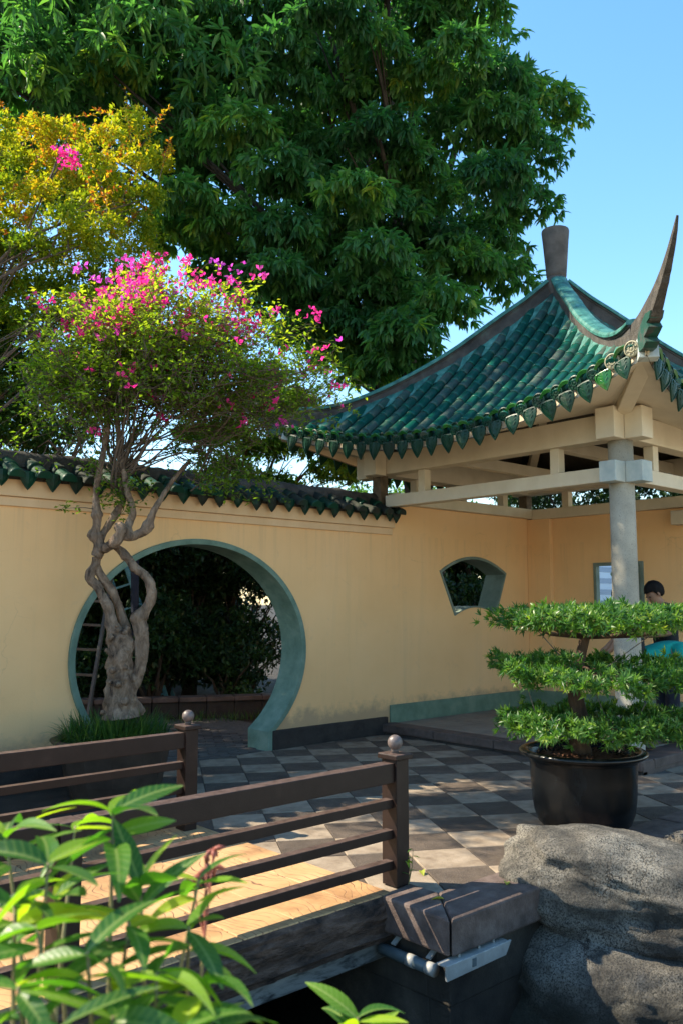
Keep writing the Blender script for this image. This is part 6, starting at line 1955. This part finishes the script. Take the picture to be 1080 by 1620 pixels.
person('person in a turquoise shirt bending over beside the bonsai tiers', (.62, -3.02, .121), math.atan2(-.672, .7405), [((.55, .22, .80), (.62, .16, .56)), ((.55, -.22, .80), (.62, -.16, .56))], lean=1.30, head=.3, shirt='turqcloth')

# ------------------------------------------------------------------ foreground plants on the near bank
def blade_mesh(L, W, curl, fold, nu=9):
    mb = MB()
    vs = []
    for i in range(nu + 1):
        u = i / nu
        w = W * (math.sin(math.pi * min(1, u ** .82)) ** .85) * .5 + .0012
        for j in range(-2, 3):
            t = j / 2
            vs.append((L * (u - .10 * curl * u * u), w * t, -curl * L * .5 * u * u + fold * w * abs(t) + .006 * W * math.sin(u * 26) * (abs(t) > .4)))
    fs = []
    for i in range(nu):
        for j in range(4):
            a = i * 5 + j
            fs.append((a, a + 1, a + 6, a + 5))
    mb.add(vs, fs)
    me = mb.mesh('leaf', M['frontleaf'], smooth=True, fix=False)
    return me
LV = [blade_mesh(.138, .038, c, f) for c, f in ((.25, .35), (.6, .25), (1.0, .45), (.4, .1), (.8, .6))]
def leafy_plant(label, base, nodes, sizes, name='leafy_shrub'):
    t = thing(name, label, 'plant', base)
    b = Vector(base)
    for nd, (nl, sc_, tilt) in zip(nodes, sizes):
        nd = Vector(nd)
        root = b + Vector((random.uniform(-.06, .06), random.uniform(-.06, .06), 0))
        m1 = root.lerp(nd, .55) + Vector((random.gauss(0, .03), random.gauss(0, .03), .05))
        pr = catmull([tuple(root), tuple(m1), tuple(nd)], 5)
        MB().tube(pr, [.008 - .0055 * k / (len(pr) - 1) for k in range(len(pr))], 7).obj('stem', M['stem'], t, smooth=True)
        for k in range(nl):
            az = 2.4 * k + random.uniform(-.4, .4)
            el = tilt + random.uniform(-.35, .45) - .05 * k
            d = Vector((math.cos(az) * math.cos(el), math.sin(az) * math.cos(el), math.sin(el)))
            u = min(1, .80 + .2 * (nl - k) / nl) if k > 3 else 1
            p = Vector(pr[-1]).lerp(Vector(pr[-3]), 1 - u) + Vector((0, 0, -.008 * k * .5))
            me = random.choice(LV)
            o = link('leaf', me, t)
            up = Vector((random.gauss(0, .35), random.gauss(0, .35), 1))
            x = d; y = up.cross(x).normalized(); z = x.cross(y)
            s_ = sc_ * random.uniform(.75, 1.15)
            o.matrix_basis = Matrix.Translation(p) @ Matrix((x, y, z)).transposed().to_4x4() @ Matrix.Diagonal((s_, s_ * random.uniform(.85, 1.1), s_, 1))
    return t
NODES = [(-7.022, -5.987, 1.159), (-6.895, -6.171, 1.214), (-7.046, -6.236, 1.165), (-6.88, -6.251, 1.103), (-6.834, -5.888, 1.125), (-6.943, -6.329, 1.07), (-6.735, -6.22, 1.07), (-6.82, -6.32, 1.03), (-7.1, -6.322, 1.10), (-7.063, -6.423, 1.08), (-6.959, -6.45, 1.03), (-6.864, -6.43, .985), (-7.159, -6.403, 1.05), (-7.057, -6.496, 1.01), (-6.983, -6.563, .99), (-7.133, -6.494, 1.02), (-6.91, -6.53, .955), (-6.991, -6.15, 1.08), (-7.086, -6.199, 1.10), (-6.98, -6.40, .98), (-7.05, -6.55, .95), (-6.93, -6.5, .93)]
SZ = [(8, 1.0, .5), (8, 1.1, .35), (7, .95, .35), (6, 1.0, .75), (5, .9, .3), (7, 1.0, .25), (6, .9, .3), (6, 1.0, .2)] + [(7, 1.0, .15)] * 14
leafy_plant('blurred bright green leafy shrub filling the lower left foreground', (-7.02, -6.36, -.045), NODES, SZ)
leafy_plant('small bright green plant rising at the bottom middle of the view', (-6.38, -6.30, -.045), [(-6.385, -6.295, .735), (-6.40, -6.31, .69)], [(9, 1.0, .55), (6, .9, .2)], 'leafy_plant')
# withered red flower on the shrub's right
fl = thing('red_flower', 'withered dark red flower head on thin red stems beside the green shrub', 'flower', (-6.68, -6.18, 1.07))
for k in range(5):
    a = Vector((-6.72, -6.22, .96)); b = Vector((-6.67 + random.gauss(0, .02), -6.17 + random.gauss(0, .02), 1.075 + random.gauss(0, .015)))
    MB().tube([a, a.lerp(b, .5) + Vector((random.gauss(0, .01), 0, 0)), b], [.0022, .002, .0015], 5).obj('stalk', M['redstem'], fl)
    mb = MB()
    for q in range(4):
        d = Vector((random.gauss(0, 1), random.gauss(0, 1), random.gauss(-.3, .6))).normalized()
        mb.tube([b, b + d * .012, b + d * .026], [.003, .006, .001], 5)
    mb.obj('petals', M['redstem'], fl, smooth=True)
MB().tube([(-6.72, -6.22, .96), (-6.78, -6.27, .7), (-6.95, -6.34, .0)], [.003, .004, .005], 6).obj('stalk', M['stem'], fl)

# weed at the railing post and fallen leaves on the coping
wd = thing('weed', 'little green weed sprouting at the foot of the near railing post', 'weed', (-4.02, -4.20, .012))
for k in range(3):
    a = Vector((-4.02, -4.20, .016)); b = a + Vector((random.gauss(0, .02), random.gauss(-.02, .02), .10 + .05 * k))
    MB().tube([a, a.lerp(b, .5) + Vector((.01, 0, 0)), b], [.003, .0025, .0015], 5).obj('stem', M['stem'], wd)
    for q in range(3):
        o = link('leaf', LV[q], wd)
        d = Vector((random.gauss(0, 1), random.gauss(0, 1), .3)).normalized()
        y = Vector((0, 0, 1)).cross(d).normalized()
        o.matrix_basis = Matrix.Translation(a.lerp(b, .6 + .2 * q)) @ Matrix((d, y, d.cross(y))).transposed().to_4x4() @ Matrix.Scale(.36, 4)
fmesh = blade_mesh(.075, .034, .5, .6, 6)
fmesh.materials.clear(); fmesh.materials.append(M['fallen'])
for lab, p, a in (('yellow fallen leaf on the coping close to the boulder', (-3.62, -4.58, .020), .6), ('dry fallen leaf lying across the mitre joint of the coping', (-4.06, -4.50, .020), 2.2), ('small fallen leaf on the pale pavers near the railing post', (-3.75, -4.05, .006), 4.0)):
    o = link('fallen_leaf', fmesh)
    o.location = p; o.rotation_euler = (.2, -.15, a)
    tag(o, lab, 'leaf', 'fallen leaves')
